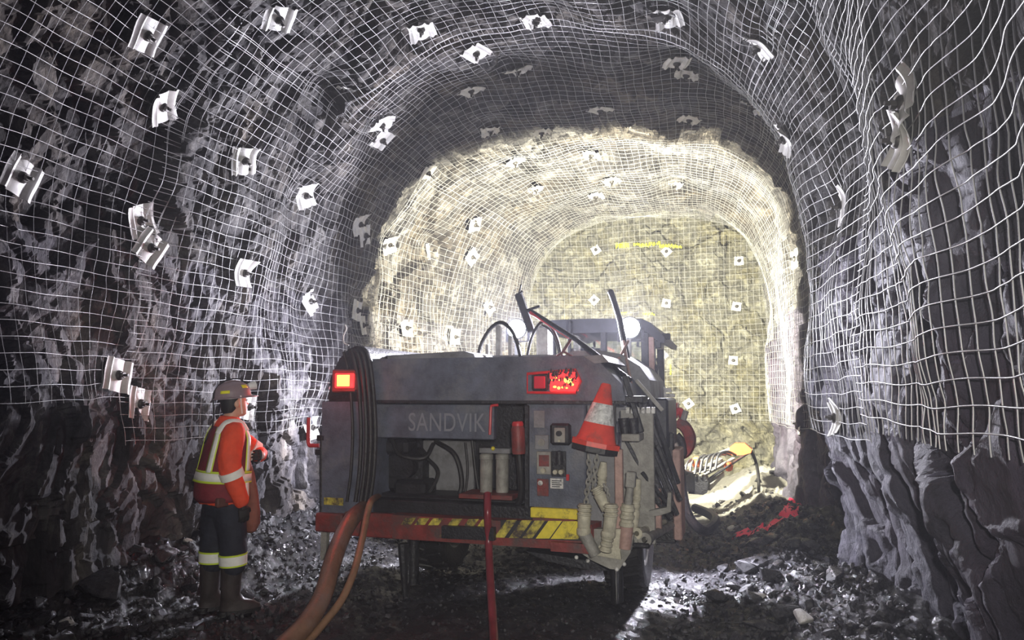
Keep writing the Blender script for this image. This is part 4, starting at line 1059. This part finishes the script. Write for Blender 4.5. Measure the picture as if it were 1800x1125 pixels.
def chain(label,pts,ly,n):
    P=[jw(a,b_,ly) for a,b_ in pts]; P=spline(P,n*2); root=empty('hanging_chain',P[0]); tag(root,label,'chain','chains on the right rear corner')
    L=[0]
    for i in range(1,len(P)): L.append(L[-1]+(P[i]-P[i-1]).length)
    base=None
    for k in range(n):
        s=L[-1]*(k+.5)/n; i=max(j for j in range(len(L)) if L[j]<=s); i=min(i,len(P)-2)
        p=P[i]+(P[i+1]-P[i])*((s-L[i])/(L[i+1]-L[i])); d_=(P[i+1]-P[i]).normalized()
        h=L[-1]/n*.72; w=h*.55
        M=mat_dir(p,p+d_)@Matrix.Rotation((k%2)*math.pi/2,4,'Z')
        m=MB(); m.tube([M@Vector((math.cos(a)*w,0,math.sin(a)*h)) for a in [2*math.pi*q/12 for q in range(12)]],.0075,6,False,1,True)
        for v in m.bm.verts: v.co-=P[0]
        m.build('chain_link',greyst,root,0.9)
chain('left steel chain holding the grey elbow coupling',[(1034,800),(1036,830),(1032,860),(1030,886)],-.14,10)
chain('right steel chain under the traffic cone beside the upper coupling',[(1050,796),(1048,815),(1044,840),(1042,856)],-.12,7)
chain('short steel chain looping beside the middle coupling',[(1062,852),(1068,865),(1070,880)],-.18,5)
# steel drill pipes sticking out at the low right
for k,(a,b_,lab) in enumerate((((1119,938),(1172,916),'upper hollow steel pipe end at the lower right corner of the machine'),((1133,949),(1184,921),'largest hollow steel pipe end at the lower right corner of the machine'),((1111,951),(1165,926),'lowest left hollow steel pipe end at the right corner of the machine'))):
    A=jw(*a,.02); B=jw(*b_,1.0); r=.046 if k==1 else .038
    m=MB(); M=mat_dir(A,B); L=(B-A).length; m.lathe([(r*.5,.12),(r*.5,0),(r*1.15,0),(r*1.15,.07),(r*.8,.1),(r*.7,L),(0,L)],M,20)
    o=m.build('steel_pipe',greyst if k else cream,None,0.6); tag(o,lab,'pipe','steel pipes in the side rack')
m=MB(); pbox(m,1112,955,1142,964,.0,.5,.01); pbox(m,1108,930,1113,960,.1,.3,.01); m.build('pipe_cradle',dark,jumbo,0.5)
# capped cylinder
m=MB(); t=jw(910,748,-.03); b_=jw(912,798,-.03); M=mat_dir(b_,t); L=(t-b_).length
m.lathe([(0,0),(.05,0),(.055,.02),(.055,L-.03),(.045,L)],M,20); ex=m.build('capped_cylinder',red_p,None,0.6); tag(ex,'dark red cylinder with bright red cap hung left of the control column','cylinder')
m=MB(); m.lathe([(.046,L-.004),(.048,L+.012),(.040,L+.032),(0,L+.036)],M,20); m.build('red_cap',red_b,ex,0.6)
m=MB(); m.tube(spline([jw(912,797,-.02),jw(915,830,.0),jw(916,870,.05),jw(908,890,.08),jw(898,900,.1)],30),.026,10); m.build('cylinder_hose',black,ex,0.8)

# ------------------------------------------------------------------ loose rock
def hull_rock(seed,n=16,sc=(1,1,1)):
    r_=random.Random(seed); bm=bmesh.new()
    for _ in range(n):
        v=Vector((r_.gauss(0,1),r_.gauss(0,1),r_.gauss(0,1))).normalized()*r_.uniform(.75,1)
        bm.verts.new((v.x*sc[0],v.y*sc[1],v.z*sc[2]))
    g=bmesh.ops.convex_hull(bm,input=bm.verts[:]); bmesh.ops.delete(bm,geom=[v for v in bm.verts if not v.link_faces],context='VERTS')
    bmesh.ops.bevel(bm,geom=bm.edges[:],offset=.05,segments=1,affect='EDGES')
    bmesh.ops.recalc_face_normals(bm,faces=bm.faces[:])
    me=bpy.data.meshes.new('loose_rock'); bm.to_mesh(me); bm.free(); me.materials.append(rock_rubble); return me
ROCKS=[hull_rock(40+k,14,(1,random.uniform(.6,.95),random.uniform(.4,.7))) for k in range(10)]
fb=BVHTree.FromPolygons(GP.tolist(),grid_quads(len(gx),len(gy)).tolist())
def floor_hit(px,py):
    r=fb.ray_cast(CAM,ray(px,py)); return r[0]
def rock(p,s,label,group,r_,mesh=None):
    o=bpy.data.objects.new('loose_rock',mesh or ROCKS[r_.randrange(len(ROCKS))]); COL.objects.link(o)
    o.location=(p[0],p[1],p[2]+s*.22); o.scale=(s,s,s*r_.uniform(.8,1.2)); o.rotation_euler=(r_.uniform(-.35,.35),r_.uniform(-.35,.35),r_.uniform(0,6.28))
    tag(o,label,'rock',group); return o
r_=random.Random(11)
pale=rock_mat('pale_stone',(0.35,0.33,0.32),(0.55,0.53,0.50),(0.75,0.73,0.70),0.5,5,(1,1,1),0.3)
def special(px,py,s,label,seed,m=None,sc=(1,.7,.5)):
    p=floor_hit(px,py)
    if p is None: return
    me=hull_rock(seed,18,sc)
    if m: me.materials[0]=m
    rock(p,s,label,None,r_,me)
special(1318,1004,.20,'large flat grey rock lying in the muck right of the wet track',201)
special(1336,1052,.085,'bright wet stone glinting low among the rocks on the right',202,pale)
special(1412,1092,.10,'pale stone near the bottom edge on the right',203,pale)
special(1345,1108,.13,'long flat light-edged slab at the bottom edge on the right',204,None,(1.4,.5,.3))
special(118,1097,.060,'small white stone at the bottom left',205,pale)
special(330,952,.05,'light stone on the ground behind the miner\'s boots',206,pale)
special(180,1040,.24,'big dark boulder at the foot of the left wall',207)
special(105,1010,.22,'dark boulder against the left wall near the picture\'s left edge',208)
special(290,985,.14,'dusty grey block on the ground left of the miner\'s boots',209)
special(1470,1020,.14,'angular dark rock leaning at the foot of the right wall',210)
special(1395,960,.13,'brown-grey rock below the red line',211)
special(1285,870+60,.07,'small pale rock at the left end of the red line',212,pale)
def scatter(n,box,smin,smax,label,group,cond=None):
    k=0
    for _ in range(n*6):
        if k>=n: break
        x=r_.uniform(box[0],box[1]); y=r_.uniform(box[2],box[3])
        if cond and not cond(x,y): continue
        z=floor_z(x,y); s=smin+(smax-smin)*r_.random()**2.2
        rock((x,y,z),s,label,group,r_); k+=1
scatter(120,(0.0,1.1,3.6,9.5),.035,.17,'wet black broken rock in the muck heap along the right wall','loose rocks along the right wall',lambda x,y: x<(.72 if y<7 else 1.1) and r_.random()<smooth(-.2,.5,np.array(x))+.08)
scatter(80,(-4.2,-3.0,3.6,5.6),.03,.12,'dark broken rock on the ground around the miner','loose rocks around the miner',lambda x,y:(x+3.46)**2+(y-4.8)**2>.12)
scatter(90,(-4.25,-3.35,5.8,9.2),.025,.09,'grey broken rock in the heap between left wall and machine','loose rocks left of the machine')
scatter(40,(.1,1.2,9.8,12.8),.03,.10,'pale dusty rock in the low ridge before the end face','loose rocks before the end face')
def gravel(n,box,smin,smax,name,label,mt,cond=None):
    V=[];Fc=[];o=0
    ico=np.array([(0,-.53,.85),(0,.53,.85),(0,-.53,-.85),(0,.53,-.85),(-.53,.85,0),(.53,.85,0),(-.53,-.85,0),(.53,-.85,0),(-.85,0,-.53),(-.85,0,.53),(.85,0,-.53),(.85,0,.53)])
    tri=np.array([(0,11,1),(0,1,9),(0,9,6),(0,6,7),(0,7,11),(3,4,5),(3,5,10),(3,10,2),(3,2,8),(3,8,4),(1,5,4),(1,4,9),(9,4,8),(9,8,6),(6,8,2),(6,2,7),(7,2,10),(7,10,11),(11,10,5),(11,5,1)])
    g=np.random.default_rng(n)
    xs=g.uniform(box[0],box[1],n); ys=g.uniform(box[2],box[3],n)
    if cond is not None: k=cond(xs,ys,g); xs=xs[k]; ys=ys[k]
    for x,y in zip(xs,ys):
        s=smin+(smax-smin)*g.random()**3
        q=ico*(1+g.uniform(-.4,.3,(12,1)))*s*g.uniform(.5,1.2,3); a=g.uniform(0,6.28); c_,s_=math.cos(a),math.sin(a)
        q=np.stack([q[:,0]*c_-q[:,1]*s_,q[:,0]*s_+q[:,1]*c_,q[:,2]],-1)
        V.append(q+np.array([x,y,floor_z(x,y)+s*.2])); Fc.append(tri+o); o+=12
    ob=mesh_obj(name,np_mesh(name,np.concatenate(V),np.concatenate(Fc),False),mt); tag(ob,label,'gravel',None,'stuff')
gravel(6500,(-.35,1.25,3.2,9.8),.006,.035,'gravel','wet black gravel along the right wall',rock_rubble,lambda x,y,g:g.random(len(x))<smooth(-.45,.5,x)*.8+.2)
gravel(6500,(-4.3,-2.2,3.2,9.4),.006,.034,'gravel','grey gravel along the left wall beside the machine',rock_rubble,lambda x,y,g:g.random(len(x))<smooth(-2.3,-3.5,x)*.85+.1)
gravel(2600,(-2.9,.2,5.0,9.4),.005,.018,'gravel','fine wet gravel under the machine',rock_rubble)

# red strip on the floor, yellow paint on the face
line_red=mat('flat_red',(0.95,0.035,0.11),0.6)
paint_yel=mat('yellow_spray_paint',(0.80,0.85,0.02),0.6)
def floor_strip(pts,w,mt,name,label):
    P=[]
    for a,b_ in pts:
        h=floor_hit(a,b_)
        if h: P.append(h)
    P=spline(P,60); g=random.Random(2); V=[];Q=[]
    for i,p in enumerate(P):
        t=(P[min(i+1,len(P)-1)]-P[max(i-1,0)]).normalized(); sd=Vector((t.y,-t.x,0))
        ww=w*(.6+.8*g.random())
        for k in (-1,-.5,0,.5,1):
            q=p+sd*ww*k; r=fb.ray_cast(Vector((q.x,q.y,2)),Vector((0,0,-1)))
            V.append((q.x,q.y,(r[0].z if r[0] else q.z)+.022))
    for i in range(len(P)-1):
        for k in range(4):
            if g.random()<.10: continue
            Q.append((i*5+k,i*5+k+1,i*5+6+k,i*5+5+k))
    o=mesh_obj(name,np_mesh(name,np.array(V),np.array(Q)),mt,floor); o['label']=label
floor_strip([(1288,943),(1320,938),(1348,931),(1368,918),(1388,902),(1402,882)],.085,line_red,'red_line','red line on the floor')  # flat red strip draped over the floor
def face_paint(px0,px1,py,th,seed,vert=False):
    g=random.Random(seed); V=[];Q=[]; n=40
    for i in range(n+1):
        t=i/n; a=(px0+(px1-px0)*t, py+g.uniform(-1.5,1.5)) if not vert else (px0+g.uniform(-1,1),py+(px1-px0)*t)
        for k in (-1,0,1):
            q=at(a[0]+(k*th*.5*(.5+g.random()) if vert else 0),a[1]+(0 if vert else k*th*.5*(.5+g.random())),13.8)
            ii=int(np.argmin(abs(fx-q.x))); jj=int(np.argmin(abs(fz-q.z))); V.append((q.x,FPG[ii,jj][1]-.035,q.z))
    for i in range(n):
        for k in (0,1):
            if g.random()<.15: continue
            Q.append((i*3+k,i*3+k+1,i*3+4+k,i*3+3+k))
    o=mesh_obj('paint_mark',np_mesh('paint_mark',np.array(V),np.array(Q)),paint_yel,wall_far); o['label']='yellow paint mark'
face_paint(1080,1105,429,8,1); face_paint(1112,1160,426,5,2); face_paint(1158,1198,430,4,3); face_paint(1128,1150,550,3,4); face_paint(1088,1100,548,3,5); face_paint(1178,1196,640,2,6,True)
# ------------------------------------------------------------------ the miner
skin=mat('skin',(0.62,0.36,0.25),0.5,0,0.1,20)
jacket_m=mat('red_orange_jacket',(0.85,0.085,0.03),0.75,0,0.18,7,0.3,25)
vest_m=mat('dark_red_vest',(0.20,0.02,0.03),0.75,0,0.25,7,0.3,25)
trouser_m=mat('dark_navy_trousers',(0.018,0.02,0.032),0.8,0,0.3,8,0.3,25)
boot_m=mat('black_rubber_boot',(0.045,0.036,0.035),0.42,0,0.4,9,0.15,40)
refl=mat('reflective_tape',(0.92,0.92,0.86),0.35,0,0.08,30)
lime=mat('lime_edging',(0.62,0.78,0.05),0.5)
helm_m=mat('purple_grey_hard_hat',(0.27,0.20,0.22),0.4,0,0.2,9)
sticker=mat('yellow_sticker',(0.92,0.88,0.03),0.45)
glove_m=mat('black_work_glove',(0.025,0.022,0.022),0.7,0,0.3,14)
hair_m=mat('black_hair',(0.012,0.011,0.012),0.6)
bag_m=mat('brown_canvas',(0.25,0.085,0.06),0.85,0,0.3,8,0.3,30)
lampw=mat('cap_lamp_shell',(0.78,0.78,0.76),0.4)
eye_m=mat('eye_white',(0.7,0.68,0.65),0.3); iris_m=mat('eye_iris',(0.03,0.02,0.015),0.2); lip_m=mat('lips',(0.45,0.18,0.15),0.5)
fp_=floor_at(390,1076,0.06); ph=floor_z(fp_.x,fp_.y)+.01
fp_=floor_at(390,1076,ph); HEAD=math.radians(50)
SC=0.955
person=None
def remesh(o,vox,sm=3):
    md=o.modifiers.new('remesh','REMESH'); md.mode='VOXEL'; md.voxel_size=vox; md.use_smooth_shade=True
    s=o.modifiers.new('smooth','SMOOTH'); s.iterations=sm; s.factor=.5
def wrinkle(o,strength,size,seed=0):
    t=bpy.data.textures.new('cloth_folds','CLOUDS'); t.noise_scale=size; t.noise_depth=2
    d_=o.modifiers.new('folds','DISPLACE'); d_.texture=t; d_.strength=strength; d_.mid_level=.5; d_.texture_coords='LOCAL'
# torso rings: z, centre f, radius f, radius l
TR=[(.80,-.02,.165,.20),(.90,-.035,.185,.205),(1.00,-.035,.180,.205),(1.12,-.02,.165,.20),(1.24,-.01,.150,.205),(1.34,.0,.135,.205),(1.40,.0,.115,.18),(1.45,.0,.085,.12),(1.485,.005,.07,.08)]
def tring(z,off=0.0):
    zs=[t[0] for t in TR]; c=[np.interp(z,zs,[t[k] for t in TR]) for k in (1,2,3)]
    return c[0],c[1]+off,c[2]+off
def tpt(z,th,off=0.0):
    c,rf,rl=tring(z,off); e=2/2.4; a,b=math.cos(th),math.sin(th)
    return Vector((c+rf*math.copysign(abs(a)**e,a), rl*math.copysign(abs(b)**e,b), z))
def trings(z0,z1,n,off,N=36,skew=0.0):
    out=[]
    for i in range(n+1):
        z=z0+(z1-z0)*i/n; out.append([tpt(z+skew*math.cos(2*math.pi*k/N),2*math.pi*k/N,off) for k in range(N)])
    return out
SH={-1:[Vector((-.01,-.185,1.385)),Vector((-.045,-.265,1.10)),Vector((.045,-.255,.875))],1:[Vector((.01,.185,1.385)),Vector((.30,.215,1.19)),Vector((.275,.06,1.185))]}
def lerp(a,b,t): return a+(b-a)*t
def limb(m,pts,rs,n=14,steps=18):
    P=spline(pts,steps); L=len(P); R=[float(np.interp(i/(L-1),np.linspace(0,1,len(rs)),rs)) for i in range(L)]
    m.tube(P,R,n); m.ball(P[0],R[0],(1,1,1),12,8); m.ball(P[-1],R[-1],(1,1,1),12,8)
# body: one continuous skin
m=MB(); m.loft([[tpt(z,2*math.pi*k/24,-.035) for k in range(24)] for z in (.84,.95,1.1,1.25,1.36,1.42,1.46)])
m.tube([(0,0,1.42),(.012,0,1.50),(.03,0,1.56)],[.062,.056,.055],14)
HC=Vector((.035,0,1.615)); HT=math.radians(-8)   # looking slightly up
HM=Matrix.Translation(HC)@Matrix.Rotation(math.radians(4),4,'Z')@Matrix.Rotation(HT,4,'Y')
def hp_(x,y,z): return HM@Vector((x,y,z))
rings=[]
for z,cx,rf,rl in ((-.118,.035,.030,.026),(-.105,.032,.058,.048),(-.075,.018,.080,.060),(-.04,.006,.090,.068),(0,.0,.096,.074),(.04,-.004,.098,.076),(.08,-.006,.088,.068),(.11,-.008,.055,.045),(.122,-.008,.02,.018)):
    rings.append([hp_(cx+rf*math.cos(2*math.pi*k/20),rl*math.sin(2*math.pi*k/20),z) for k in range(20)])
m.loft(rings)
m.loft([[hp_(.088+dx+w*math.cos(a)*.6,w*math.sin(a),z) for a in [2*math.pi*k/8 for k in range(8)]] for z,dx,w in ((.012,.0,.008),(-.012,.012,.011),(-.030,.022,.014),(-.040,.010,.012))])
for s in (-1,1):
    m.ball(hp_(-.004,s*.076,-.012),.030,(.75,.35,1.05),10,8); m.ball(hp_(.078,s*.03,.018),.018,(.6,1.2,.5),8,6)
limb(m,SH[-1],[.058,.045,.036]); limb(m,SH[1],[.058,.045,.034])
for s,f in ((-1,.05),(1,-.055)): limb(m,[(-.02+f*.3,s*.095,.88),(f*.8,s*.10,.50),(f,s*.10,.09)],[.085,.06,.042])
for s,f in ((-1,.05),(1,-.055)): m.ball((f+.05,s*.10,.05),.04,(2.4,.95,.8),12,8)
m.ball((0,0,.86),.15,(1,1.15,.9),14,10)
person=m.build('person',skin,None,0.9); remesh(person,.009,4)
tag(person,'person in red jacket, reflective vest and purple-grey hard hat, looking right, left of the machine','person')
def pc(name,m,mt,parent=None,label=None,sm=0.7):
    o=m.build(name,mt,parent or person,sm)
    if label: o['label']=label
    return o
for s in (-1,1):
    m=MB(); m.ball(hp_(.086,s*.030,.006),.011); e=pc('eye',m,eye_m); m=MB(); m.ball(hp_(.0945,s*.030,.007),.005); m.build('iris',iris_m,e,0.9)
m=MB(); m.ball(hp_(.090,0,-.062),.02,(.5,1.1,.32),12,6); pc('mouth',m,lip_m)
# hair under the hat
m=MB(); rr=[]
for z,cx,rf,rl in ((-.075,-.052,.045,.055),(-.04,-.022,.084,.072),(0,-.012,.094,.078),(.05,-.008,.102,.081),(.09,-.008,.092,.072)):
    rr.append([hp_(cx+rf*math.cos(2*math.pi*k/20)*(1 if math.cos(2*math.pi*k/20)<0 else .55),rl*math.sin(2*math.pi*k/20),z) for k in range(20)])
m.loft(rr); pc('hair',m,hair_m,None,None,0.9)
# jacket: torso, collar and sleeves in one
m=MB(); m.loft(trings(.84,1.47,14,0.0)); m.tube([(0,0,1.43),(.008,0,1.505)],[.10,.078],18)
limb(m,[SH[-1][0],lerp(SH[-1][0],SH[-1][1],.5)+Vector((-.02,-.02,0)),SH[-1][1],SH[-1][2]],[.088,.086,.080,.060],16,26)
limb(m,[SH[1][0],lerp(SH[1][0],SH[1][1],.5)+Vector((0,.02,.02)),SH[1][1],lerp(SH[1][1],SH[1][2],.6)],[.088,.082,.072,.055],16,26)
j=pc('jacket',m,jacket_m); remesh(j,.012,4); wrinkle(j,.022,.09)
# vest
m=MB(); R=trings(.86,1.43,16,.018); m.loft(R,False)
v=pc('vest',m,vest_m,None,None,0.9); sd=v.modifiers.new('thickness','SOLIDIFY'); sd.thickness=.008; wrinkle(v,.014,.12)
def bandloft(z0,z1,off,mt,name,parent,skew=.0):
    m=MB(); m.loft(trings(z0,z1,2,off,48,skew),False); o=m.build(name,mt,parent,0.9); s=o.modifiers.new('thickness','SOLIDIFY'); s.thickness=.004; return o
bandloft(1.015,1.075,.030,refl,'reflective_band',v,-.012); bandloft(1.0,1.016,.031,lime,'lime_edge',v,-.012); bandloft(1.074,1.09,.031,lime,'lime_edge',v,-.012)
def vstrip(th,z0,z1,w,mt,name,parent,off=.03,sl=0):
    m=MB(); V=[]
    for i in range(15):
        z=z0+(z1-z0)*i/14; t=th+sl*i/14
        V.append([m.bm.verts.new(tpt(z,t+k*w,off+.002*(1-abs(k)))) for k in (-1,-.5,0,.5,1)])
    for A,B in zip(V[:-1],V[1:]):
        for k in range(4): m.bm.faces.new([A[k],A[k+1],B[k+1],B[k]])
    o=m.build(name,mt,parent,0.9); s=o.modifiers.new('thickness','SOLIDIFY'); s.thickness=.004; return o
for th,s in ((-.92,1),(.92,-1)):
    vstrip(th,1.09,1.43,.11,refl,'reflective_strip',v,.031,.35*s if False else 0); vstrip(th,1.08,1.43,.17,lime,'lime_edge',v,.0285)
    vstrip(th,.87,1.0,.11,refl,'reflective_strip',v,.031); vstrip(th,.865,1.0,.17,lime,'lime_edge',v,.0285)
for th in (2.45,-2.45): vstrip(th,1.09,1.43,.11,refl,'reflective_strip',v,.031); vstrip(th,1.09,1.43,.17,lime,'lime_edge',v,.0285)
# shoulder straps over the top
for s in (-1,1):
    m=MB(); P=spline([tpt(1.40,s*.92,.03),Vector((.06,s*.14,1.462)),Vector((-.01,s*.15,1.475)),Vector((-.07,s*.14,1.455)),tpt(1.38,s*2.45,.03)],24)
    m.tube(P,.026,10,True,.35); pc('shoulder_strap',m,refl,v,None,0.9)
# sleeve bands
def sleeve_band(a,b,t0,t1,r):
    m=MB(); A=lerp(a,b,t0); B=lerp(a,b,t1); M=mat_dir(A,B); L=(B-A).length; m.lathe([(r,0),(r*.985,L)],M,24); o=pc('sleeve_band',m,refl,j,None,0.9); q=o.modifiers.new('thickness','SOLIDIFY'); q.thickness=.004
sleeve_band(SH[-1][1],SH[-1][2],-.02,.22,.090); sleeve_band(SH[1][0],SH[1][1],.78,.95,.086)
# trousers
m=MB(); m.loft([[Vector((c+rf*math.cos(2*math.pi*k/24),rl*math.sin(2*math.pi*k/24),z)) for k in range(24)] for z,c,rf,rl in ((.96,-.02,.155,.185),(.88,-.015,.165,.19),(.80,-.01,.160,.19),(.74,-.005,.14,.175))])
LEG={-1:[(.0,-.088,.82),(.035,-.098,.55),(.045,-.10,.36)],1:[(-.03,.088,.82),(-.055,.098,.55),(-.06,.10,.36)]}
for s in (-1,1): limb(m,LEG[s],[.125,.105,.092],16,16)
t=pc('trousers',m,trouser_m); remesh(t,.012,4); wrinkle(t,.02,.12)
for s in (-1,1):
    a=Vector(LEG[s][1]); b=Vector(LEG[s][2]); A=lerp(a,b,.55); B=lerp(a,b,.90)
    m=MB(); M=mat_dir(A,B); L=(B-A).length; m.lathe([(.107,0),(.103,L)],M,24); o=pc('knee_band',m,refl,t,None,.9); q=o.modifiers.new('thickness','SOLIDIFY'); q.thickness=.004
    m=MB(); m.lathe([(.1075,-.012),(.107,0)],M,24); m.lathe([(.103,L),(.1025,L+.012)],M,24); o=pc('lime_edge',m,lime,t,None,.9); q=o.modifiers.new('thickness','SOLIDIFY'); q.thickness=.004
# boots
for s,f,yaw in ((-1,.045,-.10),(1,-.06,.12)):
    m=MB(); B=Matrix.Translation((f,s*.10,0))@Matrix.Rotation(yaw,4,'Z')
    def ring(z,c,rf,rl,n=22): return [B@Vector((c+rf*math.cos(2*math.pi*k/n),rl*math.sin(2*math.pi*k/n),z)) for k in range(n)]
    m.loft([ring(.40,-.005,.088,.078),ring(.37,-.005,.086,.076),ring(.25,-.012,.078,.068),ring(.15,-.012,.072,.058),ring(.11,.005,.088,.054),ring(.085,.04,.125,.052),ring(.055,.06,.150,.053),ring(.03,.062,.153,.054)])
    b=pc('boot',m,boot_m,None,None,.9)
    m=MB(); m.loft([ring(.034,.063,.158,.058),ring(.004,.063,.156,.057)]); m.loft([ring(.034,-.06,.045,.05),ring(-.004,-.06,.045,.05)]); m.build('boot_sole',black,b,0.6)
    m=MB(); m.loft([ring(.405,-.005,.092,.082),ring(.385,-.005,.092,.082)]); m.build('boot_rim',boot_m,b,0.6)
# hard hat
HH=HM@Matrix.Translation((-.005,0,.055))@Matrix.Rotation(math.radians(3),4,'Y')
m=MB(); rr=[]
for z,k in ((-.01,1.03),(0,1.0),(.03,.985),(.06,.92),(.085,.78),(.102,.55),(.111,.28),(.113,.05)): rr.append([HH@Vector((.142*k*math.cos(2*math.pi*q/32),.118*k*math.sin(2*math.pi*q/32),z)) for q in range(32)])
m.loft(rr); hat=pc('hard_hat',m,helm_m,None,None,.9)
m=MB(); ri=[];ro=[]
for q in range(32):
    a=2*math.pi*q/32; c,s=math.cos(a),math.sin(a); w=.012+.05*max(0,c)**2
    ri.append(HH@Vector((.140*c,.116*s,-.006))); ro.append(HH@Vector(((.142+w)*c,(.118+.012)*s,-.016)))
m.loft([ri,ro,[p-Vector((0,0,.005)) for p in ro],[p-Vector((0,0,.006)) for p in ri],ri],False); m.build('hat_brim',helm_m,hat,.8)
m=MB(); P=spline([HH@Vector((-.10,0,.078)),HH@Vector((-.04,0,.113)),HH@Vector((.04,0,.115)),HH@Vector((.10,0,.08))],16); m.tube(P,.014,8,True,.5); m.build('hat_ridge',helm_m,hat,.9)
def stick(th0,th1,z0,z1,name,mt):
    m=MB(); G=[]
    zs=[-.01,0,.03,.06,.085,.102,.111]; ks=[1.03,1.0,.985,.92,.78,.55,.28]
    for i in range(7):
        th=th0+(th1-th0)*i/6; row=[]
        for jn in range(4):
            z=z0+(z1-z0)*jn/3; k=float(np.interp(z,zs,ks))*1.012; row.append(m.bm.verts.new(HH@Vector((.142*k*math.cos(th),.118*k*math.sin(th),z+.001))))
        G.append(row)
    for A,B in zip(G[:-1],G[1:]):
        for k in range(3): m.bm.faces.new([A[k],A[k+1],B[k+1],B[k]])
    o=m.build(name,mt,hat,.9); q=o.modifiers.new('thickness','SOLIDIFY'); q.thickness=.002; q.offset=1
stick(-2.55,-2.0,.022,.045,'yellow_sticker',sticker); stick(-1.25,-.80,.055,.08,'yellow_sticker',sticker); stick(2.0,2.5,.022,.045,'yellow_sticker',sticker)
m=MB(); A=HH@Vector((.125,-.0,.062)); Bq=HH@Vector((.185,0,.070)); m.lathe([(0,0),(.024,0),(.030,.02),(.034,.05),(.034,.062),(0,.062)],mat_dir(A,Bq),18); m.box(-.02,.02,-.025,.025,-.012,.012,.005,HH@Matrix.Translation((.128,0,.055))); m.build('cap_lamp',lampw,hat,.6)
m=MB(); m.tube(spline([HH@Vector((.12,.0,.085)),HH@Vector((.05,.0,.13)),HH@Vector((-.06,.01,.12)),HH@Vector((-.135,.01,.05)),HH@Vector((-.15,.01,-.02)),Vector((-.12,.0,1.45)),tpt(1.3,3.1,.03)],30),.006,6); m.build('lamp_cord',black,hat,.9)
m=MB(); m.tube(spline([HH@Vector((.02,-.119,.0)),HH@Vector((.025,-.105,-.06)),HH@Vector((.045,-.06,-.145))],10),.006,6); m.build('chin_strap',refl,hat,.9)
# gloves with five fingers
def glove(name,wrist,fwd,palm_n,curl,label=None):
    fwd=Vector(fwd).normalized(); n=Vector(palm_n); n=(n-fwd*n.dot(fwd)).normalized(); side=fwd.cross(n)
    G=lambda a,b,c: Vector(wrist)+fwd*a+side*b+n*c
    m=MB(); m.tube([G(-.05,0,0),G(.0,0,0),G(.03,0,0)],[.042,.036,.038],12,True,.8)
    m.loft([[G(a,w*math.cos(2*math.pi*k/14),h*math.sin(2*math.pi*k/14)) for k in range(14)] for a,w,h in ((.01,.030,.022),(.045,.043,.022),(.085,.045,.019),(.102,.040,.014))])
    for i,(b,L) in enumerate(((.032,.072),(.011,.082),(-.011,.077),(-.032,.060))):
        a0=.085; ang=0; P=[G(a0-.02,b,0)]; a,c=a0,0
        for sg in (.42,.33,.25):
            ang+=curl*(1+.08*i); a+=L*sg*math.cos(ang); c+=L*sg*math.sin(ang); P.append(G(a,b*1.05,c))
        m.tube(P,[.0105,.0105,.0095,.008],8); m.ball(P[-1],.0083,(1,1,1),8,6)
    P=[G(.03,.030,.004),G(.055,.055,.014),G(.078,.062,.030),G(.095,.054,.043)]; m.tube(P,[.014,.0125,.0115,.009],8); m.ball(P[-1],.0095,(1,1,1),8,6)
    o=pc(name,m,glove_m,None,label); remesh(o,.0045,2); return o
glove('glove',SH[1][2]+Vector((0,.02,0)),(-.25,-1,.10),(-1,.1,-.1),.62)
glove('glove',SH[-1][2]+Vector((.008,0,-.035)),(.25,.15,-1),(-.2,1,.1),.30)
# things he carries as clothing: pouch, hanging canvas
m=MB(); m.box(-.05,.05,-.022,.022,-.035,.035,.01,Matrix.Translation((-.085,-.205,.865))@Matrix.Rotation(.35,4,'Z')); pc('belt_pouch',m,mat('brown_leather',(.12,.05,.04),.6,0,.3,9),None)
m=MB(); m.loft([[Vector((c+rf*math.cos(2*math.pi*k/20)*(1+.08*math.sin(5*2*math.pi*k/20)),l+rl*math.sin(2*math.pi*k/20),z)) for k in range(20)] for z,c,rf,l,rl in ((1.16,.14,.03,.02,.10),(1.05,.165,.045,.02,.12),(.90,.185,.055,.02,.13),(.75,.200,.065,.02,.13),(.66,.205,.065,.02,.12),(.60,.195,.045,.02,.10),(.585,.19,.02,.02,.07))])
o=pc('canvas_coat',m,bag_m,None,'brown coat hanging at his front'); wrinkle(o,.02,.08)
m=MB(); m.loft([[Vector((-.018+rf*math.cos(2*math.pi*k/28),rl*math.sin(2*math.pi*k/28),z)) for k in range(28)] for z,rf,rl in ((.885,.172,.198),(.915,.174,.20))],False); o=pc('belt',m,black); q=o.modifiers.new('thickness','SOLIDIFY'); q.thickness=.006
person.matrix_world=Matrix.Translation((fp_.x,fp_.y,ph))@Matrix.Rotation(HEAD,4,'Z')@Matrix.Scale(SC,4)
print('PERSON',fp_,ph)

# thin dust haze hanging in the drift
hz=bpy.data.materials.new('dust_haze'); hz.use_nodes=True; nt=hz.node_tree; nt.nodes.clear()
ou=nt.nodes.new('ShaderNodeOutputMaterial'); vs_=nt.nodes.new('ShaderNodeVolumeScatter'); vs_.inputs['Density'].default_value=0.0038; vs_.inputs['Anisotropy'].default_value=0.35; vs_.inputs['Color'].default_value=(0.86,0.88,1.0,1)
nt.links.new(vs_.outputs['Volume'],ou.inputs['Volume'])
m=MB(); m.box(-5.4,2.6,-1.5,14.6,-0.6,5.7); o=m.build('dust_haze',hz,None,None); tag(o,'thin dusty haze filling the drift around the lamps','haze',None,'stuff')
